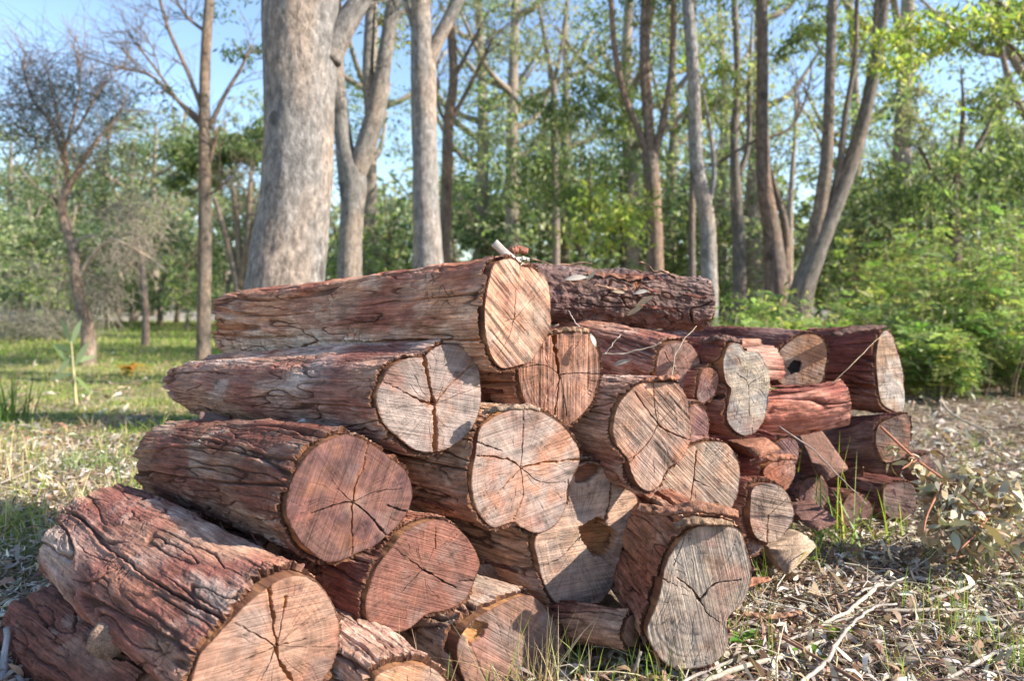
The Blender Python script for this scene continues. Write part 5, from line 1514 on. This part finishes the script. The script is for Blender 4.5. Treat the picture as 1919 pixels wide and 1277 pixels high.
stick('pale grey splinter standing at the bottom edge before the lower left log', [(270, 1290), (268, 1255), (263, 1225)], [11, 10, 7], 19, (.5, .5, .5), free=[.05, .10, .15])

# heap of fallen branches far left
r = np.random.default_rng(90)
g = ground_at(40, 14)
mb = MB()
for (px, py, rx, ry, n) in ((40, 612, 90, 18, 420), (-40, 600, 60, 25, 260), (110, 618, 50, 12, 160)):
    V, Fq, cl = twig_mass(P(px, py, 14), np.array([rx, rx, ry]) / F * 14, n, .6, .008, r, .1, (.17, .16, .12), (.2, 0, 0))
    V[:, 2] = np.maximum(V[:, 2], .02)
    mb.add(V, Fq, V, cl)
tag(mb.build('brush_heap', M_TWIG, None, loc=g), 'grey heap of fallen branches at the far left of the lawn', 'brush heap')

# fallen gum branch with dry leaves at the right foot of the pile
g = G(1800, 1010)
root = empty('fallen_branch', g, 'fallen gum branch with a mass of dry grey green leaves at the right', 'fallen branch')
mb = MB()
bpts = [[(1650, 800, 2.35), (1715, 860, 2.3), (1790, 915, 2.25), (1860, 980, 2.2), (1930, 1060, 2.1)], [(1790, 915, 2.25), (1840, 900, 2.3), (1900, 950, 2.3)], [(1770, 900, 2.25), (1740, 960, 2.15), (1730, 1000, 2.1)], [(1850, 970, 2.2), (1830, 1000, 2.1), (1800, 1030, 2.05)], [(1720, 860, 2.3), (1690, 880, 2.25)]]
for bp in bpts:
    q = smooth_line(np.array([P(*t) for t in bp]), 16)
    V, Fs, gc = tube(q, np.linspace(.005, .002, 16), 6, True, .1, 2)
    mb.add(V, Fs, gc, np.array((.36, .15, .09)))
mb.build('stem', M_TWIG, root)
mb = MB()
r = np.random.default_rng(91)
for (px, py, d, rx, ry, n) in ((1830, 950, 2.22, 75, 60, 200), (1760, 940, 2.2, 45, 45, 120), (1850, 1000, 2.15, 60, 40, 130), (1690, 860, 2.3, 25, 30, 14), (1740, 880, 2.3, 30, 25, 24), (1900, 960, 2.3, 50, 60, 90)):
    c = blob_points(n, P(px, py, d), np.array([rx, rx, ry]) / F * d, r, 10, .35)
    c[:, 2] = np.maximum(c[:, 2], .07)
    L = r.uniform(.04, .085, n)
    V, Fq, cl = leaves(c, L, L * r.uniform(.22, .34, n), r, .55, None, pick([(.36, .325, .23), (.42, .34, .23), (.29, .265, .20), (.40, .26, .15), (.42, .38, .30), (.24, .16, .10)], n, r, .2), .5, 3)
    mb.add(V, Fq, V, cl)
mb.build('leaves', M_DRY, root)
# ------------------------------------------------------------------ small things on the pile
def stub(parent, name, pts, rad, col, n=14, seed=0, mat=None):
    pts = smooth_line(np.array(pts), 14)
    V, Fs, gc = tube(pts, np.interp(np.linspace(0, 1, 14), np.linspace(0, 1, len(rad)), rad), n, True, .35, seed)
    cl = np.array(col) * np.clip(1 + 1.0 * fbm(gc * np.array([70, 70, 18]) + seed, 270, 3), .45, 1.6)[:, None]
    mb = MB(); mb.add(V, Fs, gc, cl)
    return mb.build(name, mat or M_TWIG, parent)


l1, l2, l3, l4 = (LOGS[k][0] for k in ('l1', 'l2', 'l3', 'l4'))
stub(l4, 'twig_stub', [P(972, 502, 1.78), P(957, 486, 1.78), P(942, 470, 1.78), P(926, 455, 1.78)], [.018, .014, .011, .012], (.42, .38, .35), seed=1)
stub(l1, 'branch_stub', [P(262, 1165, 1.58), P(232, 1180, 1.53), P(210, 1195, 1.49), P(198, 1207, 1.46)], [.052, .046, .042, .036], (.26, .17, .125), 22, 2, M_BARK)
stub(l2, 'branch_stub', [P(425, 800, 2.0), P(405, 790, 1.99), P(388, 785, 1.98), P(372, 781, 1.97)], [.028, .024, .02, .015], (.13, .085, .075), seed=3)
stub(l3, 'wood_splinter', [P(625, 790, 1.86), P(603, 777, 1.83), P(580, 786, 1.81), P(556, 796, 1.80)], [.010, .012, .011, .007], (.46, .42, .38), seed=4)


def slab(label, pts, wid, th, col, seed, cat='bark slab', name='bark_slab', side=(0, 0, 1.0), mat=None, curl=.4):
    """a curled strip of bark along a line"""
    r = np.random.default_rng(seed)
    n, m = 40, 12
    c = smooth_line(np.array(pts), n)
    t = np.gradient(c, axis=0); t /= np.linalg.norm(t, axis=1, keepdims=True)
    s = np.cross(t, np.array(side)); s /= np.linalg.norm(s, axis=1, keepdims=True)
    up = np.cross(s, t)
    w = np.interp(np.linspace(0, 1, n), np.linspace(0, 1, len(wid)), wid)
    q = np.linspace(-1, 1, m)
    top = c[:, None] + s[:, None] * (q[None, :, None] * w[:, None, None] / 2) + up[:, None] * (curl * w[:, None] * (1 - q ** 2)[None] / 2)[..., None]
    nz = fbm(top * 60 + seed, 280, 4)
    top = top + up[:, None] * (nz * .010)[..., None] + s[:, None] * (nz * .010)[..., None]
    bot = top - up[:, None] * th
    V = np.concatenate([top.reshape(-1, 3), bot.reshape(-1, 3)])
    f = grid_faces(m, n, False)
    k = n * m
    Fq = [f, f[:, ::-1] + k]
    i = np.arange(n - 1)
    Fq.append(np.stack([i * m, (i + 1) * m, (i + 1) * m + k, i * m + k], 1)); Fq.append(np.stack([i * m + m - 1, i * m + m - 1 + k, (i + 1) * m + m - 1 + k, (i + 1) * m + m - 1], 1))
    j = np.arange(m - 1)
    Fq.append(np.stack([j, j + k, j + 1 + k, j + 1], 1)); e = (n - 1) * m
    Fq.append(np.stack([e + j, e + j + 1, e + j + 1 + k, e + j + k], 1))
    cl = np.array(col) * np.clip(1 + 1.1 * fbm(V * 45 + seed, 284, 4), .4, 1.7)[:, None]
    mb = MB(); mb.add(V, Fq, V, cl)
    return tag(mb.build(name, mat or M_BARK, None, loc=c[n // 2]), label, cat)


slab('curled rusty bark slab lying on the big upright oval log end', [P(1196, 950, 1.72), P(1250, 957, 1.68), P(1310, 950, 1.66), P(1380, 962, 1.66)], [.03, .045, .06, .04], .008, (.25, .12, .075), 1)
slab('stringy tan bark strip on the top rim of the big upright oval log end', [P(1262, 985, 1.62), P(1300, 976, 1.61), P(1345, 978, 1.61), P(1372, 982, 1.61)], [.02, .035, .03, .015], .006, (.24, .15, .095), 2)
slab('red brown bark chip perched on the topmost log', [P(953, 478, 1.82), P(968, 466, 1.82), P(990, 470, 1.82)], [.035, .04, .02], .012, (.27, .115, .075), 3, 'bark chip', 'bark_chip')
slab('white bark flake on the topmost log beside the red chip', [P(966, 485, 1.79), P(980, 484, 1.79), P(993, 486, 1.79)], [.012, .018, .010], .006, (.62, .57, .50), 4, 'bark flake', 'bark_flake')
slab('crumbly bark strip over the top rim of the round middle log', [P(906, 772, 1.68), P(945, 765, 1.66), P(990, 762, 1.66), P(1012, 768, 1.66)], [.02, .03, .03, .015], .007, (.26, .175, .125), 5)
slab('crumbly red bark strip along the rim of the oval pink faced log', [P(1200, 714, 1.88), P(1235, 708, 1.87), P(1272, 706, 1.88)], [.02, .025, .015], .007, (.28, .125, .08), 6)
slab('crumbly bark strip over the split face with the orange wedge crack', [P(1028, 624, 1.90), P(1065, 617, 1.90), P(1104, 619, 1.90)], [.02, .03, .02], .008, (.26, .155, .10), 7)
# split wedge of pale wood on the ground
def wedge(label, base, top, seed, col):
    b = np.array(base); t_ = np.array(top)
    n = 14
    V = []
    k = len(b)
    bm_pts = []
    for j in range(n):
        f = j / (n - 1)
        q = b + (t_ - b) * f
        # densify each edge so that the outline is not a clean prism
        ring = smooth_line(q, 48, True) * .08 + np.concatenate([q[i] + (q[(i + 1) % k] - q[i]) * np.linspace(0, 1, 48 // k, endpoint=False)[:, None] for i in range(k)]) * .92
        ring = ring + .004 * fbm(ring * np.array([90, 90, 30]) + seed, 290, 3)[:, None]
        V.append(ring)
    V = np.concatenate(V); m = 48 // k * k
    Fq = [grid_faces(m, n)]
    V = np.concatenate([V, V[:m].mean(0)[None], V[-m:].mean(0)[None]])
    i = np.arange(m)
    Fq.append(np.stack([np.full(m, m * n), (i + 1) % m, i], 1)); Fq.append(np.stack([np.full(m, m * n + 1), (n - 1) * m + i, (n - 1) * m + (i + 1) % m], 1))
    mb = MB()
    cl = np.array(col) * np.clip(1 + 1.1 * fbm(V * np.array([60, 60, 60]) + seed, 291, 4), .4, 1.6)[:, None]
    mb.add(V, Fq, V, cl)
    return tag(mb.build('split_wood', M_BARK, None, loc=V.mean(0)), label, 'split wood')


wedge('pale split wood wedge standing under the small banded log end',
      [P(1440, 1030, 2.12), P(1475, 1080, 2.06), P(1530, 1025, 2.14), P(1505, 998, 2.2)], [P(1400, 1010, 2.4), P(1430, 1050, 2.36), P(1470, 1010, 2.42), P(1450, 985, 2.46)], 1, (.40, .28, .20))
# twigs and dry leaves lying on the logs
def twig3(label, pts, w, col, seed, name='twig'):
    p_ = smooth_line(np.array([P(*q) for q in pts]), 24)
    p_ = p_ + np.stack([perlin(np.stack([np.linspace(0, 7, 24), np.full(24, k + .5), np.full(24, seed + .3)], 1), 297) for k in range(3)], 1) * .004
    V, Fs, gc = tube(p_, np.interp(np.linspace(0, 1, 24), np.linspace(0, 1, len(w)), w) / 2000, 8, True, .25, seed)
    mb = MB(); mb.add(V, Fs, gc, np.array(col) * np.clip(1 + fbm(gc * 60 + seed, 295, 2), .6, 1.4)[:, None])
    return tag(mb.build(name, M_TWIG, None, loc=p_[12]), label, 'twig')


twig3('thin pale curved twig arching up before the smooth purple faced log', [(1258, 712, 1.88), (1262, 675, 1.90), (1280, 640, 1.92), (1306, 612, 1.96)], [3, 3, 2.2, 1.5], (.38, .31, .23), 1)
twig3('grey forked twig lying on the smooth purple barked log', [(1128, 666, 1.95), (1175, 662, 1.95), (1220, 650, 1.95), (1240, 642, 1.95)], [4, 5, 4, 3], (.27, .22, .18), 2)
twig3('short pale twig leaning beside the split face', [(1132, 665, 1.94), (1148, 645, 1.94), (1163, 628, 1.95)], [4, 4, 3], (.34, .29, .25), 3)
twig3('thin pale twig standing under the dark crosswise log', [(1085, 612, 2.0), (1073, 596, 2.0), (1065, 582, 2.0)], [3, 3, 2], (.5, .45, .4), 4)
twig3('short grey splinter on top of the dark purple faced log', [(600, 815, 1.60), (618, 810, 1.60), (637, 806, 1.60)], [4, 5, 4], (.48, .44, .40), 5)
twig3('straw coloured stem bent in an arch over the big end log', [(1555, 725, 2.40), (1600, 680, 2.42), (1640, 640, 2.5), (1662, 628, 2.55)], [3, 3, 2.5, 2], (.36, .27, .17), 6)
twig3('thin grey stem slanting across the dark right end of the pile', [(1460, 800, 2.0), (1530, 850, 2.0), (1590, 910, 2.05), (1625, 945, 2.1)], [4, 4, 3, 2], (.25, .20, .18), 7)


def dry_leaf(label, px, py, d, L, ang, seed, col):
    r = np.random.default_rng(seed)
    c = P(px, py, d)
    dr = np.array([math.cos(ang), -.25, math.sin(ang)]); s = np.cross(dr, [.15, -.75, .65]); s /= np.linalg.norm(s)
    t = np.linspace(0, 1, 9)[:, None]
    nn = np.cross(s, dr)
    ax_ = c + dr * (t - .5) * L + nn * .25 * L * (t - t * t)
    w = L * .16 * np.sin(np.pi * np.clip(t, .06, .98)) ** .8
    V = np.stack([ax_ - s * w, ax_ - nn * .003, ax_ + s * w], 1).reshape(-1, 3)
    i = np.arange(8) * 3
    Fq = np.concatenate([np.stack([i, i + 1, i + 4, i + 3], 1), np.stack([i + 1, i + 2, i + 5, i + 4], 1)])
    mb = MB(); mb.add(V, Fq, V, np.array(col))
    return tag(mb.build('dry_leaf', M_DRY, None, loc=c), label, 'dry leaf')


dry_leaf('broad white dry leaf on the left part of the dark crosswise log', 1080, 522, 2.33, .08, .1, 1, (.56, .48, .40))
dry_leaf('small tan dry leaf right of the broad white one on the crosswise log', 1108, 517, 2.34, .05, .8, 2, (.44, .36, .28))
dry_leaf('whitish dry leaf in the middle of the dark crosswise log', 1202, 548, 2.35, .055, .2, 3, (.54, .46, .38))
dry_leaf('tan dry leaf slanting up on the dark crosswise log', 1208, 565, 2.33, .07, .6, 4, (.46, .33, .20))
dry_leaf('tan dry leaf hanging lowest on the dark crosswise log', 1190, 583, 2.33, .06, .55, 5, (.42, .31, .19))
dry_leaf('thin tan dry leaf lying flat above the others on the crosswise log', 1160, 548, 2.35, .05, -.15, 6, (.40, .30, .20))
dry_leaf('grey dry leaf on the bark left of the oval pink faced log', 1165, 680, 1.96, .05, .3, 7, (.30, .26, .23))
dry_leaf('curled white dry leaf beside the crumbly rim of the split face', 1112, 638, 1.87, .04, -1.2, 8, (.60, .54, .46))

# broken pieces jammed between the right hand logs
wedge('reddish split piece jammed under the weathered white log', [P(1395, 838, 2.18), P(1420, 862, 2.16), P(1462, 842, 2.2), P(1440, 822, 2.24)], [P(1330, 815, 2.5), P(1350, 838, 2.5), P(1385, 820, 2.5), P(1370, 806, 2.52)], 3, (.25, .11, .07))
wedge('dark split piece leaning in the gap left of the dark end log', [P(1520, 868, 2.45), P(1548, 902, 2.42), P(1590, 880, 2.46), P(1572, 852, 2.5)], [P(1490, 800, 2.7), P(1510, 815, 2.7), P(1540, 808, 2.7), P(1530, 795, 2.72)], 4, (.19, .10, .075))
wedge('purple split piece on the ground left of the dark split log', [P(1500, 975, 2.3), P(1530, 998, 2.28), P(1570, 980, 2.32), P(1548, 955, 2.36)], [P(1455, 930, 2.6), P(1480, 945, 2.6), P(1515, 935, 2.6), P(1500, 920, 2.62)], 5, (.17, .085, .07))
slab('torn red bark slab over the triangular red log end', [P(1405, 868, 2.16), P(1440, 858, 2.14), P(1490, 856, 2.14)], [.03, .05, .03], .008, (.27, .115, .07), 11)
slab('dark bark slab hanging from the big purple end log', [P(1560, 628, 2.50), P(1600, 618, 2.52), P(1655, 612, 2.58)], [.04, .06, .03], .008, (.10, .055, .045), 12)
slab('dark bark flap on the upper rim of the weathered white log', [P(1318, 640, 2.1), P(1350, 634, 2.07), P(1392, 640, 2.05)], [.04, .05, .02], .008, (.12, .065, .05), 13)
slab('brown bark strip lying on the litter before the big upright oval log end', [G(1390, 1150, .03), G(1440, 1155, .03), G(1500, 1148, .03)], [.015, .03, .015], .005, (.27, .15, .095), 14, side=(0, 0, 1.0))
slab('rusty bark strip on the ground left of the pale split wood wedge', [G(1385, 1105, .05), G(1410, 1090, .06), G(1440, 1085, .05)], [.02, .035, .02], .006, (.28, .125, .075), 15)
# ------------------------------------------------------------------ camera, sky, sun
cam = bpy.data.cameras.new('camera')
co = bpy.data.objects.new('camera', cam)
C.objects.link(co)
co.location = (0, 0, CAM_H)
co.rotation_euler = (math.pi / 2, 0, 0)
cam.lens = LENS
cam.sensor_width = 36.0
cam.shift_y = -(HPX / 2 - YH) / W
cam.clip_start = .05
cam.clip_end = 2000
cam.dof.use_dof = True
cam.dof.focus_distance = 1.75
cam.dof.aperture_fstop = 2.5
S.camera = co

SUN_EL, SUN_AZ = math.radians(34), math.radians(103)     # azimuth measured from +y (view) clockwise to the right
w = bpy.data.worlds.new('World')
S.world = w
w.use_nodes = True
nt = w.node_tree
bg = nt.nodes['Background']
sky = nt.nodes.new('ShaderNodeTexSky')
sky.sky_type = 'NISHITA'
sky.sun_disc = False
sky.sun_elevation = SUN_EL
sky.sun_rotation = SUN_AZ
sky.dust_density = .35
sky.ozone_density = 1.6
nt.links.new(sky.outputs[0], bg.inputs['Color'])
bg.inputs['Strength'].default_value = .125
sl = bpy.data.lights.new('sun', 'SUN')
sl.energy = 5.0
sl.angle = math.radians(.53)
sl.color = (1.0, .93, .80)
so = bpy.data.objects.new('sun', sl)
C.objects.link(so)
sd_ = Vector((math.sin(SUN_AZ) * math.cos(SUN_EL), math.cos(SUN_AZ) * math.cos(SUN_EL), math.sin(SUN_EL)))
so.rotation_euler = (-sd_).to_track_quat('-Z', 'Y').to_euler()
so.location = (6, -4, 8)
S.view_settings.view_transform = 'Standard'
S.view_settings.look = 'None'
S.view_settings.exposure = 1.33
S.view_settings.gamma = 1
S.cycles.use_denoising = True
S.cycles.max_bounces = 6
S.cycles.transparent_max_bounces = 8
